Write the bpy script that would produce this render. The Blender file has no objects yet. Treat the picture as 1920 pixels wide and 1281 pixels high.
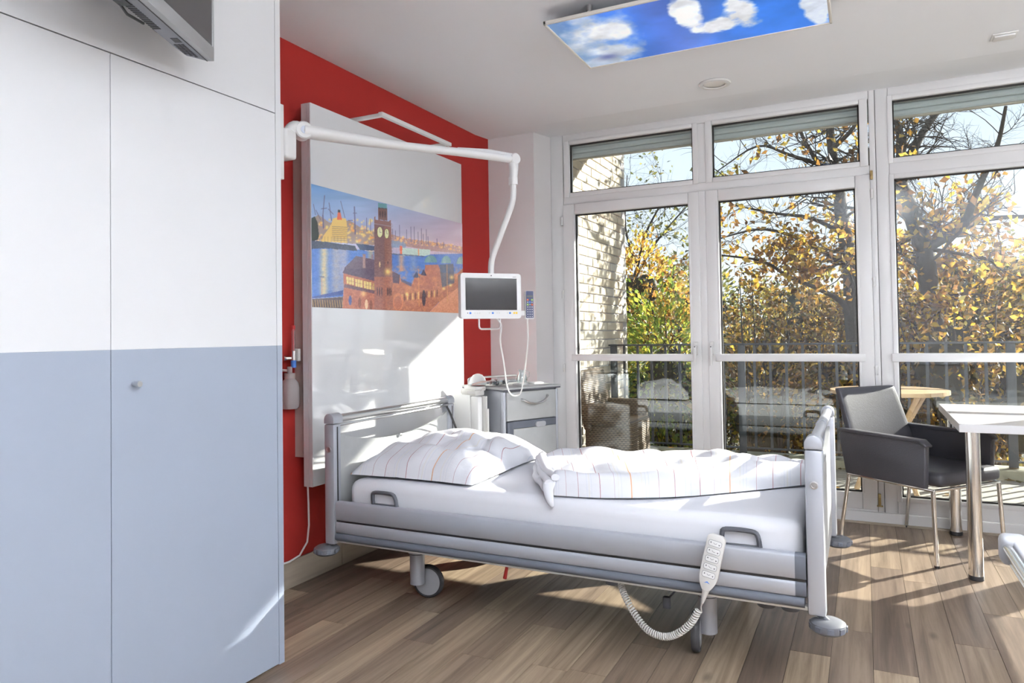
import bpy, bmesh, math, random
import numpy as np
from mathutils import Vector, Matrix

random.seed(7)
RNG = np.random.default_rng(7)
SC = bpy.context.scene
COL = SC.collection
PI = math.pi

# ------------------------------------------------------------------ camera, sky, sun, exposure
cam = bpy.data.cameras.new('camera')
cam_o = bpy.data.objects.new('camera', cam)
COL.objects.link(cam_o)
cam.sensor_width = 36.0
cam.lens = 1334.087 / 1920 * 36
cam.shift_x = -7.02 / 1920
cam.shift_y = -41.2 / 1920
cam.clip_start = 0.05
cam.clip_end = 300
_yaw, _pitch, _roll = [math.radians(a) for a in (26.0755, 1.2556, -0.84626)]
_f = Vector((-math.sin(_yaw) * math.cos(_pitch), math.cos(_yaw) * math.cos(_pitch), math.sin(_pitch)))
_r = Vector((math.cos(_yaw), math.sin(_yaw), 0))
_u = _r.cross(_f)
_r2 = math.cos(_roll) * _r + math.sin(_roll) * _u
_u2 = -math.sin(_roll) * _r + math.cos(_roll) * _u
cam_o.matrix_world = Matrix((( _r2.x, _u2.x, -_f.x, 2.518), (_r2.y, _u2.y, -_f.y, 0.0), (_r2.z, _u2.z, -_f.z, 1.2), (0, 0, 0, 1)))
SC.camera = cam_o

SC.view_settings.view_transform = 'Standard'
SC.view_settings.look = 'None'
SC.view_settings.gamma = 1.0
SC.view_settings.use_curve_mapping = False
SC.view_settings.exposure = 1.0

SC.cycles.max_bounces = 5
SC.cycles.diffuse_bounces = 3
SC.cycles.glossy_bounces = 3
SC.cycles.transmission_bounces = 4
SC.cycles.transparent_max_bounces = 10
SC.cycles.caustics_reflective = False
SC.cycles.caustics_refractive = False
SC.cycles.use_adaptive_sampling = True
SC.cycles.adaptive_threshold = 0.06
SC.cycles.time_limit = 1150.0

world = bpy.data.worlds.new('sky')
SC.world = world
world.use_nodes = True
wn = world.node_tree
wn.nodes.clear()
w_out = wn.nodes.new('ShaderNodeOutputWorld')
w_bg = wn.nodes.new('ShaderNodeBackground')
w_tc = wn.nodes.new('ShaderNodeTexCoord')
w_sep = wn.nodes.new('ShaderNodeSeparateXYZ')
w_ramp = wn.nodes.new('ShaderNodeValToRGB')
w_ramp.color_ramp.elements[0].position = 0.0
w_ramp.color_ramp.elements[0].color = (0.90, 0.96, 1.0, 1)
w_ramp.color_ramp.elements[1].position = 0.7
w_ramp.color_ramp.elements[1].color = (0.42, 0.64, 0.98, 1)
wn.links.new(w_tc.outputs['Generated'], w_sep.inputs[0])
wn.links.new(w_sep.outputs['Z'], w_ramp.inputs[0])
wn.links.new(w_ramp.outputs[0], w_bg.inputs['Color'])
w_bg.inputs['Strength'].default_value = 0.66
wn.links.new(w_bg.outputs[0], w_out.inputs[0])

sun = bpy.data.lights.new('sun', 'SUN')
sun.energy = 9.5
sun.angle = math.radians(0.6)
sun.color = (1.0, 0.945, 0.86)
sun_o = bpy.data.objects.new('sun', sun)
COL.objects.link(sun_o)
sun_o.rotation_euler = Vector((-0.82, -1.0, -0.52)).to_track_quat('-Z', 'Y').to_euler()
sun_o.location = (12, 14, 9)

# ------------------------------------------------------------------ helpers
def tag(o, label=None, cat=None, group=None, kind=None):
    if label: o['label'] = label
    if cat: o['category'] = cat
    if group: o['group'] = group
    if kind: o['kind'] = kind
    return o

def thing(name, label, cat, loc=(0, 0, 0), group=None):
    o = bpy.data.objects.new(name, None)
    COL.objects.link(o)
    o.location = loc
    o.empty_display_size = 0.1
    return tag(o, label, cat, group)

def link(o, parent=None):
    COL.objects.link(o)
    if parent is not None:
        o.parent = parent
        p = parent
        inv = Matrix.Identity(4)
        chain = []
        while p is not None:
            chain.append(p)
            p = p.parent
        for p in reversed(chain):
            inv = inv @ p.matrix_parent_inverse @ p.matrix_basis
        o.matrix_parent_inverse = inv.inverted()
    return o

def copy_tree(o, parent=None):
    c = o.copy()
    COL.objects.link(c)
    c.parent = parent
    for ch in list(o.children):
        copy_tree(ch, c)
    return c

class G:
    """collects shapes into one bmesh"""
    def __init__(self):
        self.bm = bmesh.new()
        self.uv = None

    def _add(self, verts, faces, mi=0):
        vs = [self.bm.verts.new(v) for v in verts]
        out = []
        for f in faces:
            try:
                fc = self.bm.faces.new([vs[i] for i in f])
                fc.material_index = mi
                out.append(fc)
            except ValueError:
                pass
        return vs, out

    def box(self, a, b, bev=0.0, seg=2, mi=0, M=None):
        t = bmesh.new()
        bmesh.ops.create_cube(t, size=1.0)
        sx, sy, sz = (abs(b[i] - a[i]) for i in range(3))
        cx, cy, cz = ((a[i] + b[i]) / 2 for i in range(3))
        for v in t.verts:
            v.co = Vector((v.co.x * sx, v.co.y * sy, v.co.z * sz))
        if bev > 0:
            bev = min(bev, 0.49 * min(sx, sy, sz))
            bmesh.ops.bevel(t, geom=t.edges[:], offset=bev, segments=seg, profile=0.5, affect='EDGES')
        for v in t.verts:
            v.co += Vector((cx, cy, cz))
        return self.merge(t, mi, M)

    def merge(self, t, mi=0, M=None):
        m = {}
        for v in t.verts:
            co = v.co if M is None else M @ v.co
            m[v] = self.bm.verts.new(co)
        for f in t.faces:
            try:
                nf = self.bm.faces.new([m[v] for v in f.verts])
                nf.material_index = mi
            except ValueError:
                pass
        t.free()
        return self

    def tube(self, pts, r, n=12, mi=0, caps=True, closed=False, flat=1.0):
        pts = [Vector(p) for p in pts]
        k = len(pts)
        rad = r if isinstance(r, (list, tuple)) else [r] * k
        T = []
        for i in range(k):
            if closed:
                d = pts[(i + 1) % k] - pts[i - 1]
            else:
                d = pts[min(i + 1, k - 1)] - pts[max(i - 1, 0)]
            T.append(d.normalized() if d.length > 1e-9 else Vector((0, 0, 1)))
        ref = Vector((0, 0, 1)) if abs(T[0].z) < 0.9 else Vector((1, 0, 0))
        nx = T[0].cross(ref).normalized()
        rings = []
        for i in range(k):
            nx = (nx - T[i] * nx.dot(T[i]))
            nx = nx.normalized() if nx.length > 1e-6 else T[i].orthogonal().normalized()
            ny = T[i].cross(nx)
            rings.append([self.bm.verts.new(pts[i] + rad[i] * (math.cos(2 * PI * j / n) * nx + flat * math.sin(2 * PI * j / n) * ny)) for j in range(n)])
        m = k if closed else k - 1
        for i in range(m):
            A, B = rings[i], rings[(i + 1) % k]
            for j in range(n):
                try:
                    self.bm.faces.new((A[j], A[(j + 1) % n], B[(j + 1) % n], B[j])).material_index = mi
                except ValueError:
                    pass
        if caps and not closed:
            for R, rev in ((rings[0], True), (rings[-1], False)):
                try:
                    self.bm.faces.new(R[::-1] if rev else R).material_index = mi
                except ValueError:
                    pass
        return self

    def cyl(self, p, q, r, r2=None, n=20, mi=0):
        return self.tube([p, q], [r, r if r2 is None else r2], n, mi)

    def lathe(self, prof, c=(0, 0, 0), n=28, mi=0, M=None, close=False):
        """prof = [(r, z)...] turned about z"""
        c = Vector(c)
        rings = []
        for r, z in prof:
            if r < 1e-6:
                p = c + Vector((0, 0, z))
                rings.append([self.bm.verts.new(M @ p if M else p)])
            else:
                ring = []
                for j in range(n):
                    p = c + Vector((r * math.cos(2 * PI * j / n), r * math.sin(2 * PI * j / n), z))
                    ring.append(self.bm.verts.new(M @ p if M else p))
                rings.append(ring)
        for A, B in zip(rings, rings[1:]):
            for j in range(n):
                a0, a1 = A[j % len(A)], A[(j + 1) % len(A)]
                b0, b1 = B[j % len(B)], B[(j + 1) % len(B)]
                vs = []
                for v in (a0, a1, b1, b0):
                    if v not in vs:
                        vs.append(v)
                if len(vs) > 2:
                    try:
                        self.bm.faces.new(vs).material_index = mi
                    except ValueError:
                        pass
        return self

    def prism(self, poly, d, mi=0, bev=0.0):
        """poly = list of 3D points (planar), d = extrusion vector"""
        d = Vector(d)
        P = [Vector(p) for p in poly]
        n = len(P)
        t = bmesh.new()
        a = [t.verts.new(p) for p in P]
        b = [t.verts.new(p + d) for p in P]
        t.faces.new(a[::-1])
        t.faces.new(b)
        for i in range(n):
            t.faces.new((a[i], a[(i + 1) % n], b[(i + 1) % n], b[i]))
        bmesh.ops.recalc_face_normals(t, faces=t.faces[:])
        if bev > 0:
            bmesh.ops.bevel(t, geom=t.edges[:], offset=bev, segments=2, profile=0.5, affect='EDGES')
        return self.merge(t, mi)

    def grid(self, pts, mi=0, uvs=None, close_u=False):
        """pts[i][j] grid of points; optional uvs[i][j]"""
        ni, nj = len(pts), len(pts[0])
        V = [[self.bm.verts.new(p) for p in row] for row in pts]
        if uvs is not None and self.uv is None:
            self.uv = self.bm.loops.layers.uv.new('UVMap')
        for i in range(ni if close_u else ni - 1):
            i2 = (i + 1) % ni
            for j in range(nj - 1):
                try:
                    f = self.bm.faces.new((V[i][j], V[i2][j], V[i2][j + 1], V[i][j + 1]))
                except ValueError:
                    continue
                f.material_index = mi
                if uvs is not None:
                    for l, (a, b) in zip(f.loops, ((i, j), (i2, j), (i2, j + 1), (i, j + 1))):
                        l[self.uv].uv = uvs[a][b]
        return V

    def obj(self, name, mats, parent=None, smooth=35, recalc=True, label=None):
        if recalc:
            bmesh.ops.recalc_face_normals(self.bm, faces=self.bm.faces[:])
        me = bpy.data.meshes.new(name)
        self.bm.to_mesh(me)
        self.bm.free()
        for m in (mats if isinstance(mats, (list, tuple)) else [mats]):
            me.materials.append(m)
        if smooth:
            me.polygons.foreach_set('use_smooth', [True] * len(me.polygons))
            me.set_sharp_from_angle(angle=math.radians(smooth))
        o = bpy.data.objects.new(name, me)
        link(o, parent)
        if label:
            o['label'] = label
        return o

def part(name, mats, parent, *boxes, bev=0.0, smooth=35, seg=2, label=None):
    g = G()
    for a, b in boxes:
        g.box(a, b, bev, seg)
    return g.obj(name, mats, parent, smooth, label=label)

def np_mesh(name, V, F, mats, parent=None, colors=None, smooth=False):
    V = np.asarray(V, np.float32)
    F = np.asarray(F, np.int32)
    me = bpy.data.meshes.new(name)
    me.vertices.add(len(V))
    me.vertices.foreach_set('co', V.ravel())
    k = F.shape[1]
    me.loops.add(F.size)
    me.loops.foreach_set('vertex_index', F.ravel())
    me.polygons.add(len(F))
    me.polygons.foreach_set('loop_start', np.arange(0, F.size, k, dtype=np.int32))
    me.polygons.foreach_set('loop_total', np.full(len(F), k, np.int32))
    if smooth:
        me.polygons.foreach_set('use_smooth', np.ones(len(F), bool))
    me.update(calc_edges=True)
    if colors is not None:
        at = me.color_attributes.new('col', 'FLOAT_COLOR', 'POINT')
        c4 = np.ones((len(V), 4), np.float32)
        c4[:, :3] = colors
        at.data.foreach_set('color', c4.ravel())
    me.materials.append(mats)
    o = bpy.data.objects.new(name, me)
    link(o, parent)
    return o

def srgb(*c):
    if max(c) > 1.0:
        c = [v / 255 for v in c]
    return tuple((v / 12.92 if v <= 0.04045 else ((v + 0.055) / 1.055) ** 2.4) for v in c)

# ------------------------------------------------------------------ materials
def new_mat(name):
    m = bpy.data.materials.new(name)
    m.use_nodes = True
    nt = m.node_tree
    return m, nt, nt.nodes['Principled BSDF']

def mat(name, col, rough=0.5, metal=0.0, var=0.04, vscale=6.0, bump=0.0, bscale=60.0, coat=0.0, spec=0.5, trans=0.0, stretch=(1, 1, 1), emit=0.0, sheen=0.0, alpha=1.0):
    m, nt, b = new_mat(name)
    col = tuple(col)
    b.inputs['Roughness'].default_value = rough
    b.inputs['Metallic'].default_value = metal
    b.inputs['Specular IOR Level'].default_value = spec
    b.inputs['Coat Weight'].default_value = coat
    b.inputs['Coat Roughness'].default_value = 0.02
    b.inputs['Transmission Weight'].default_value = trans
    b.inputs['Sheen Weight'].default_value = sheen
    b.inputs['Alpha'].default_value = alpha
    tc = nt.nodes.new('ShaderNodeTexCoord')
    mp = nt.nodes.new('ShaderNodeMapping')
    mp.inputs['Scale'].default_value = stretch
    nt.links.new(tc.outputs['Object'], mp.inputs[0])
    nz = nt.nodes.new('ShaderNodeTexNoise')
    nz.inputs['Scale'].default_value = vscale
    nz.inputs['Detail'].default_value = 4
    nt.links.new(mp.outputs[0], nz.inputs['Vector'])
    mx = nt.nodes.new('ShaderNodeMix')
    mx.data_type = 'RGBA'
    mx.inputs['A'].default_value = (*[max(0, c * (1 - var)) for c in col], 1)
    mx.inputs['B'].default_value = (*[min(1, c * (1 + var)) for c in col], 1)
    nt.links.new(nz.outputs['Fac'], mx.inputs['Factor'])
    nt.links.new(mx.outputs['Result'], b.inputs['Base Color'])
    if emit:
        nt.links.new(mx.outputs['Result'], b.inputs['Emission Color'])
        b.inputs['Emission Strength'].default_value = emit
    if bump:
        n2 = nt.nodes.new('ShaderNodeTexNoise')
        n2.inputs['Scale'].default_value = bscale
        n2.inputs['Detail'].default_value = 5
        nt.links.new(mp.outputs[0], n2.inputs['Vector'])
        bp = nt.nodes.new('ShaderNodeBump')
        bp.inputs['Strength'].default_value = bump
        bp.inputs['Distance'].default_value = 0.01
        nt.links.new(n2.outputs['Fac'], bp.inputs['Height'])
        nt.links.new(bp.outputs[0], b.inputs['Normal'])
    return m

def glass_mat(name, tint=(0.96, 0.98, 0.97), ior=1.52, gain=1.0):
    m = bpy.data.materials.new(name)
    m.use_nodes = True
    nt = m.node_tree
    nt.nodes.clear()
    out = nt.nodes.new('ShaderNodeOutputMaterial')
    tr = nt.nodes.new('ShaderNodeBsdfTransparent')
    tr.inputs[0].default_value = (*tint, 1)
    gl = nt.nodes.new('ShaderNodeBsdfGlossy')
    gl.inputs['Roughness'].default_value = 0.0
    gl.inputs['Color'].default_value = (0.95, 0.98, 1.0, 1)
    lw = nt.nodes.new('ShaderNodeLayerWeight')
    pw = nt.nodes.new('ShaderNodeMath')
    pw.operation = 'POWER'
    pw.inputs[1].default_value = 5.0
    nt.links.new(lw.outputs['Facing'], pw.inputs[0])
    fr = nt.nodes.new('ShaderNodeMath')
    fr.operation = 'MULTIPLY_ADD'
    fr.inputs[1].default_value = 0.95
    fr.inputs[2].default_value = ((ior - 1) / (ior + 1)) ** 2
    nt.links.new(pw.outputs[0], fr.inputs[0])
    mu = nt.nodes.new('ShaderNodeMath')
    mu.operation = 'MULTIPLY'
    mu.use_clamp = True
    mu.inputs[1].default_value = gain
    mx = nt.nodes.new('ShaderNodeMixShader')
    nt.links.new(fr.outputs[0], mu.inputs[0])
    nt.links.new(mu.outputs[0], mx.inputs[0])
    nt.links.new(tr.outputs[0], mx.inputs[1])
    nt.links.new(gl.outputs[0], mx.inputs[2])
    nt.links.new(mx.outputs[0], out.inputs[0])
    return m

def attr_mat(name, rough=0.5, emit=0.0, translucent=0.0, coat=0.0):
    """colour comes from the mesh's own 'col' attribute"""
    m, nt, b = new_mat(name)
    at = nt.nodes.new('ShaderNodeAttribute')
    at.attribute_name = 'col'
    b.inputs['Roughness'].default_value = rough
    b.inputs['Coat Weight'].default_value = coat
    nt.links.new(at.outputs['Color'], b.inputs['Base Color'])
    if emit:
        nt.links.new(at.outputs['Color'], b.inputs['Emission Color'])
        b.inputs['Emission Strength'].default_value = emit
    if translucent:
        t = nt.nodes.new('ShaderNodeBsdfTranslucent')
        nt.links.new(at.outputs['Color'], t.inputs[0])
        mx = nt.nodes.new('ShaderNodeMixShader')
        mx.inputs[0].default_value = translucent
        out = nt.nodes['Material Output']
        nt.links.new(b.outputs[0], mx.inputs[1])
        nt.links.new(t.outputs[0], mx.inputs[2])
        nt.links.new(mx.outputs[0], out.inputs[0])
    return m

def emit_mat(name, col, strength):
    m, nt, b = new_mat(name)
    b.inputs['Base Color'].default_value = (*col, 1)
    b.inputs['Emission Color'].default_value = (*col, 1)
    b.inputs['Emission Strength'].default_value = strength
    return m

def plank_mat(name):
    m, nt, b = new_mat(name)
    N = nt.nodes.new
    L = nt.links.new
    oi = N('ShaderNodeObjectInfo')
    tc = N('ShaderNodeTexCoord')
    off = N('ShaderNodeVectorMath'); off.operation = 'SCALE'
    cmb = N('ShaderNodeCombineXYZ')
    for k in range(3):
        L(oi.outputs['Random'], cmb.inputs[k])
    L(cmb.outputs[0], off.inputs[0]); off.inputs['Scale'].default_value = 57.0
    add = N('ShaderNodeVectorMath'); add.operation = 'ADD'
    L(tc.outputs['Object'], add.inputs[0]); L(off.outputs[0], add.inputs[1])
    mp = N('ShaderNodeMapping'); mp.inputs['Scale'].default_value = (26, 1.3, 26)
    L(add.outputs[0], mp.inputs[0])
    g1 = N('ShaderNodeTexNoise'); g1.inputs['Scale'].default_value = 1.0; g1.inputs['Detail'].default_value = 7; g1.inputs['Roughness'].default_value = 0.65; g1.inputs['Distortion'].default_value = 0.6
    L(mp.outputs[0], g1.inputs['Vector'])
    mp2 = N('ShaderNodeMapping'); mp2.inputs['Scale'].default_value = (7, 0.9, 7)
    L(add.outputs[0], mp2.inputs[0])
    g2 = N('ShaderNodeTexNoise'); g2.inputs['Scale'].default_value = 1.0; g2.inputs['Detail'].default_value = 3
    L(mp2.outputs[0], g2.inputs['Vector'])
    # knots
    mp3 = N('ShaderNodeMapping'); mp3.inputs['Scale'].default_value = (5.5, 2.6, 5.5)
    L(add.outputs[0], mp3.inputs[0])
    vo = N('ShaderNodeTexVoronoi'); vo.inputs['Scale'].default_value = 1.0
    L(mp3.outputs[0], vo.inputs['Vector'])
    kr = N('ShaderNodeValToRGB'); kr.color_ramp.elements[0].position = 0.03; kr.color_ramp.elements[0].color = (0.25, 0.25, 0.25, 1); kr.color_ramp.elements[1].position = 0.11; kr.color_ramp.elements[1].color = (1, 1, 1, 1)
    L(vo.outputs['Distance'], kr.inputs[0])
    base = N('ShaderNodeValToRGB')
    cr = base.color_ramp
    cr.elements[0].position = 0.0; cr.elements[0].color = (0.155, 0.113, 0.085, 1)
    cr.elements[1].position = 1.0; cr.elements[1].color = (0.475, 0.368, 0.258, 1)
    for p, c in ((0.3, (0.228, 0.170, 0.128, 1)), (0.55, (0.328, 0.247, 0.174, 1)), (0.8, (0.392, 0.303, 0.214, 1))):
        e = cr.elements.new(p); e.color = c
    # plank tone: own random value with slow drift
    t = N('ShaderNodeMath'); t.operation = 'MULTIPLY_ADD'; t.inputs[1].default_value = 0.55
    L(g2.outputs['Fac'], t.inputs[0])
    t2 = N('ShaderNodeMath'); t2.operation = 'MULTIPLY_ADD'; t2.inputs[1].default_value = 0.85; t2.inputs[2].default_value = -0.22
    L(oi.outputs['Random'], t2.inputs[0]); L(t2.outputs[0], t.inputs[2])
    L(t.outputs[0], base.inputs[0])
    gr = N('ShaderNodeValToRGB'); gr.color_ramp.elements[0].position = 0.3; gr.color_ramp.elements[0].color = (0.36, 0.33, 0.31, 1); gr.color_ramp.elements[1].position = 0.62; gr.color_ramp.elements[1].color = (1.12, 1.12, 1.12, 1)
    L(g1.outputs['Fac'], gr.inputs[0])
    m1 = N('ShaderNodeMix'); m1.data_type = 'RGBA'; m1.blend_type = 'MULTIPLY'; m1.inputs['Factor'].default_value = 0.85
    L(base.outputs[0], m1.inputs['A']); L(gr.outputs[0], m1.inputs['B'])
    m2 = N('ShaderNodeMix'); m2.data_type = 'RGBA'; m2.blend_type = 'MULTIPLY'; m2.inputs['Factor'].default_value = 0.7
    L(m1.outputs['Result'], m2.inputs['A']); L(kr.outputs[0], m2.inputs['B'])
    L(m2.outputs['Result'], b.inputs['Base Color'])
    b.inputs['Roughness'].default_value = 0.42
    bp = N('ShaderNodeBump'); bp.inputs['Strength'].default_value = 0.12; bp.inputs['Distance'].default_value = 0.004
    L(g1.outputs['Fac'], bp.inputs['Height']); L(bp.outputs[0], b.inputs['Normal'])
    return m

def stripe_mat(name, period=0.42):
    m, nt, b = new_mat(name)
    N = nt.nodes.new
    L = nt.links.new
    uv = N('ShaderNodeUVMap')
    sp = N('ShaderNodeSeparateXYZ')
    L(uv.outputs[0], sp.inputs[0])
    md = N('ShaderNodeMath'); md.operation = 'MODULO'
    ad = N('ShaderNodeMath'); ad.operation = 'ADD'; ad.inputs[1].default_value = 10 * period
    L(sp.outputs[0], ad.inputs[0]); L(ad.outputs[0], md.inputs[0]); md.inputs[1].default_value = period
    prev = None
    white = (0.76, 0.77, 0.82, 1)
    W, R_, O_, B_, Y_ = white, (0.40, 0.17, 0.20, 1), (0.76, 0.44, 0.26, 1), (0.62, 0.66, 0.76, 1), (0.74, 0.70, 0.58, 1)
    for pos, w, c in ((0.03, 0.0030, R_), (0.075, 0.0020, B_), (0.087, 0.0018, Y_), (0.099, 0.0018, B_), (0.14, 0.0036, R_), (0.205, 0.0020, (0.55, 0.42, 0.50, 1)), (0.222, 0.0018, Y_), (0.235, 0.0018, B_), (0.275, 0.0060, O_), (0.318, 0.0020, Y_), (0.332, 0.0018, B_), (0.345, 0.0018, B_), (0.385, 0.0022, (0.45, 0.26, 0.30, 1))):
        s = N('ShaderNodeMath'); s.operation = 'SUBTRACT'; L(md.outputs[0], s.inputs[0]); s.inputs[1].default_value = pos * period / 0.42
        a = N('ShaderNodeMath'); a.operation = 'ABSOLUTE'; L(s.outputs[0], a.inputs[0])
        l = N('ShaderNodeMath'); l.operation = 'LESS_THAN'; L(a.outputs[0], l.inputs[0]); l.inputs[1].default_value = w * 0.38
        mx = N('ShaderNodeMix'); mx.data_type = 'RGBA'
        L(l.outputs[0], mx.inputs['Factor'])
        if prev is None:
            mx.inputs['A'].default_value = white
        else:
            L(prev.outputs['Result'], mx.inputs['A'])
        mx.inputs['B'].default_value = c
        prev = mx
    L(prev.outputs['Result'], b.inputs['Base Color'])
    b.inputs['Roughness'].default_value = 0.85
    b.inputs['Specular IOR Level'].default_value = 0.2
    tc = N('ShaderNodeTexCoord')
    nz = N('ShaderNodeTexNoise'); nz.inputs['Scale'].default_value = 9; nz.inputs['Detail'].default_value = 4
    L(tc.outputs['Object'], nz.inputs['Vector'])
    bp = N('ShaderNodeBump'); bp.inputs['Strength'].default_value = 0.35; bp.inputs['Distance'].default_value = 0.02
    L(nz.outputs['Fac'], bp.inputs['Height']); L(bp.outputs[0], b.inputs['Normal'])
    return m

def weave_mat(name, c1, c2, scale=55):
    m, nt, b = new_mat(name)
    N = nt.nodes.new
    L = nt.links.new
    tc = N('ShaderNodeTexCoord')
    w1 = N('ShaderNodeTexWave'); w1.bands_direction = 'Z'; w1.inputs['Scale'].default_value = scale * 0.35
    w2 = N('ShaderNodeTexChecker'); w2.inputs['Scale'].default_value = scale
    L(tc.outputs['Object'], w1.inputs['Vector']); L(tc.outputs['Object'], w2.inputs['Vector'])
    mu = N('ShaderNodeMath'); mu.operation = 'MULTIPLY_ADD'; mu.inputs[1].default_value = 0.6
    L(w1.outputs['Fac'], mu.inputs[0])
    m3 = N('ShaderNodeMath'); m3.operation = 'MULTIPLY'; m3.inputs[1].default_value = 0.4
    L(w2.outputs['Fac'], m3.inputs[0]); L(m3.outputs[0], mu.inputs[2])
    mx = N('ShaderNodeMix'); mx.data_type = 'RGBA'
    mx.inputs['A'].default_value = (*c1, 1); mx.inputs['B'].default_value = (*c2, 1)
    L(mu.outputs[0], mx.inputs['Factor']); L(mx.outputs['Result'], b.inputs['Base Color'])
    bp = N('ShaderNodeBump'); bp.inputs['Strength'].default_value = 0.6; bp.inputs['Distance'].default_value = 0.01
    L(mu.outputs[0], bp.inputs['Height']); L(bp.outputs[0], b.inputs['Normal'])
    b.inputs['Roughness'].default_value = 0.45
    return m

M = {}
M['wall'] = mat('wall_paint', (0.80, 0.78, 0.79), 0.8, bump=0.05, bscale=180, var=0.015)
M['ceiling'] = mat('ceiling_paint', (0.88, 0.90, 0.94), 0.85, bump=0.03, bscale=200, var=0.01)
M['red'] = mat('red_wall_paint', (0.41, 0.028, 0.022), 0.75, spec=0.3, bump=0.06, bscale=220, var=0.05)
M['lam_white'] = mat('white_laminate', (0.80, 0.81, 0.83), 0.38, var=0.012, spec=0.4)
M['lam_grey'] = mat('blue_grey_laminate', (0.36, 0.41, 0.50), 0.38, var=0.02, spec=0.4)
M['gap'] = mat('dark_gap', (0.05, 0.04, 0.05), 0.9)
M['pvc'] = mat('white_window_plastic', (0.84, 0.84, 0.85), 0.3, var=0.01)
M['gasket'] = mat('black_rubber_gasket', (0.02, 0.018, 0.018), 0.6)
M['glass'] = glass_mat('window_glass', gain=1.15)
M['plank'] = plank_mat('weathered_oak_vinyl')
M['panel'] = mat('glossy_white_panel', (0.86, 0.875, 0.90), 0.04, var=0.01, coat=1.0, spec=1.0)
M['panel_side'] = mat('panel_edge_white', (0.66, 0.62, 0.63), 0.4, var=0.02)
M['alu'] = mat('silver_painted_metal', (0.43, 0.45, 0.50), 0.36, metal=0.3, var=0.03, spec=0.6)
M['alu_dk'] = mat('grey_plastic_bumper', (0.11, 0.122, 0.15), 0.65, var=0.05)
M['roller'] = mat('dark_roller_plastic', (0.11, 0.115, 0.13), 0.55, var=0.05)
M['dark'] = mat('dark_grey_plastic', (0.075, 0.08, 0.095), 0.5, var=0.05)
M['black'] = mat('black_plastic', (0.018, 0.018, 0.02), 0.4, var=0.1)
M['chrome'] = mat('polished_chrome', (0.78, 0.77, 0.75), 0.14, metal=1.0, var=0.02)
M['steel'] = mat('brushed_steel', (0.62, 0.62, 0.63), 0.28, metal=1.0, var=0.05)
M['concrete'] = mat('concrete_look_laminate', (0.42, 0.43, 0.435), 0.5, var=0.16, vscale=9, bump=0.02)
M['sheet'] = mat('white_bed_sheet', (0.77, 0.78, 0.83), 0.9, bump=0.12, bscale=7, var=0.01, spec=0.2)
M['stripe'] = stripe_mat('striped_bed_linen')
M['white_pl'] = mat('white_plastic', (0.78, 0.78, 0.78), 0.35, var=0.01)
M['cream_pl'] = mat('pale_grey_plastic', (0.66, 0.65, 0.63), 0.4, var=0.02)
M['tyre'] = mat('grey_rubber_tyre', (0.055, 0.055, 0.06), 0.7, var=0.08)
M['hub'] = mat('wheel_disc_grey', (0.42, 0.43, 0.46), 0.4, var=0.03)
M['redpl'] = mat('red_lever_plastic', (0.55, 0.03, 0.03), 0.4)
M['leather'] = mat('charcoal_leather', (0.060, 0.060, 0.072), 0.42, var=0.1, bump=0.08, bscale=150)
M['table'] = mat('white_table_laminate', (0.76, 0.77, 0.80), 0.22, var=0.01)
M['screen'] = mat('dark_screen_glass', (0.012, 0.010, 0.010), 0.12, var=0.1, spec=0.35)
M['tvscreen'] = mat('television_screen_glass', (0.08, 0.078, 0.08), 0.2, var=0.05)
M['tvgrey'] = mat('television_grey_plastic', (0.24, 0.25, 0.29), 0.4, var=0.04)
M['tvsilver'] = mat('television_silver_bezel', (0.42, 0.43, 0.44), 0.35, metal=0.3, var=0.03)
M['blue'] = mat('blue_print', (0.06, 0.20, 0.62), 0.5)
M['navy'] = mat('navy_keypad', (0.03, 0.04, 0.11), 0.4)
M['green'] = mat('green_key', (0.35, 0.55, 0.10), 0.5)
M['orange'] = mat('orange_key', (0.65, 0.13, 0.03), 0.5)
M['yellow'] = mat('yellow_key', (0.75, 0.48, 0.03), 0.5)
M['greyprint'] = mat('grey_print', (0.10, 0.10, 0.12), 0.6)
M['clear'] = glass_mat('clear_glass', tint=(0.90, 0.94, 0.94), gain=3.0)
M['frost'] = mat('milky_plastic', (0.78, 0.70, 0.70), 0.3, trans=0.55, var=0.02)
M['brass'] = mat('old_brass', (0.36, 0.27, 0.12), 0.4, metal=0.8)
M['skirt'] = mat('pale_wood_skirting', (0.40, 0.34, 0.27), 0.5, var=0.25, vscale=3, stretch=(6, 1.2, 20))
M['shutter'] = mat('grey_green_shutter', (0.62, 0.67, 0.68), 0.5, var=0.04)
M['brick'] = mat('cream_brick', (0.70, 0.62, 0.49), 0.85, var=0.22, vscale=7, bump=0.3, bscale=40)
M['brick2'] = mat('pale_brick', (0.76, 0.70, 0.58), 0.85, var=0.18, vscale=9, bump=0.3, bscale=40)
M['mortar'] = mat('grey_mortar', (0.44, 0.42, 0.42), 0.95, var=0.15, bump=0.3)
M['facade'] = mat('brown_facade_reveal', (0.42, 0.30, 0.19), 0.8, var=0.1)
M['pave'] = mat('balcony_concrete', (0.34, 0.33, 0.30), 0.9, var=0.25, vscale=18, bump=0.3, bscale=50)
M['kerb'] = mat('mossy_concrete_kerb', (0.33, 0.33, 0.25), 0.95, var=0.35, vscale=9, bump=0.4)
M['rail'] = mat('blue_grey_railing_paint', (0.045, 0.055, 0.07), 0.45, var=0.06)
M['rattan'] = weave_mat('brown_wicker', (0.05, 0.035, 0.022), (0.26, 0.19, 0.12), 60)
M['teak'] = mat('teak_slats', (0.52, 0.36, 0.20), 0.5, var=0.2, vscale=4, stretch=(2, 14, 14))
M['bark'] = mat('dark_bark', (0.055, 0.045, 0.036), 0.95, var=0.4, vscale=12, bump=0.8, bscale=25)
M['leaf'] = attr_mat('autumn_leaf', 0.5, translucent=0.6)
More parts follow.
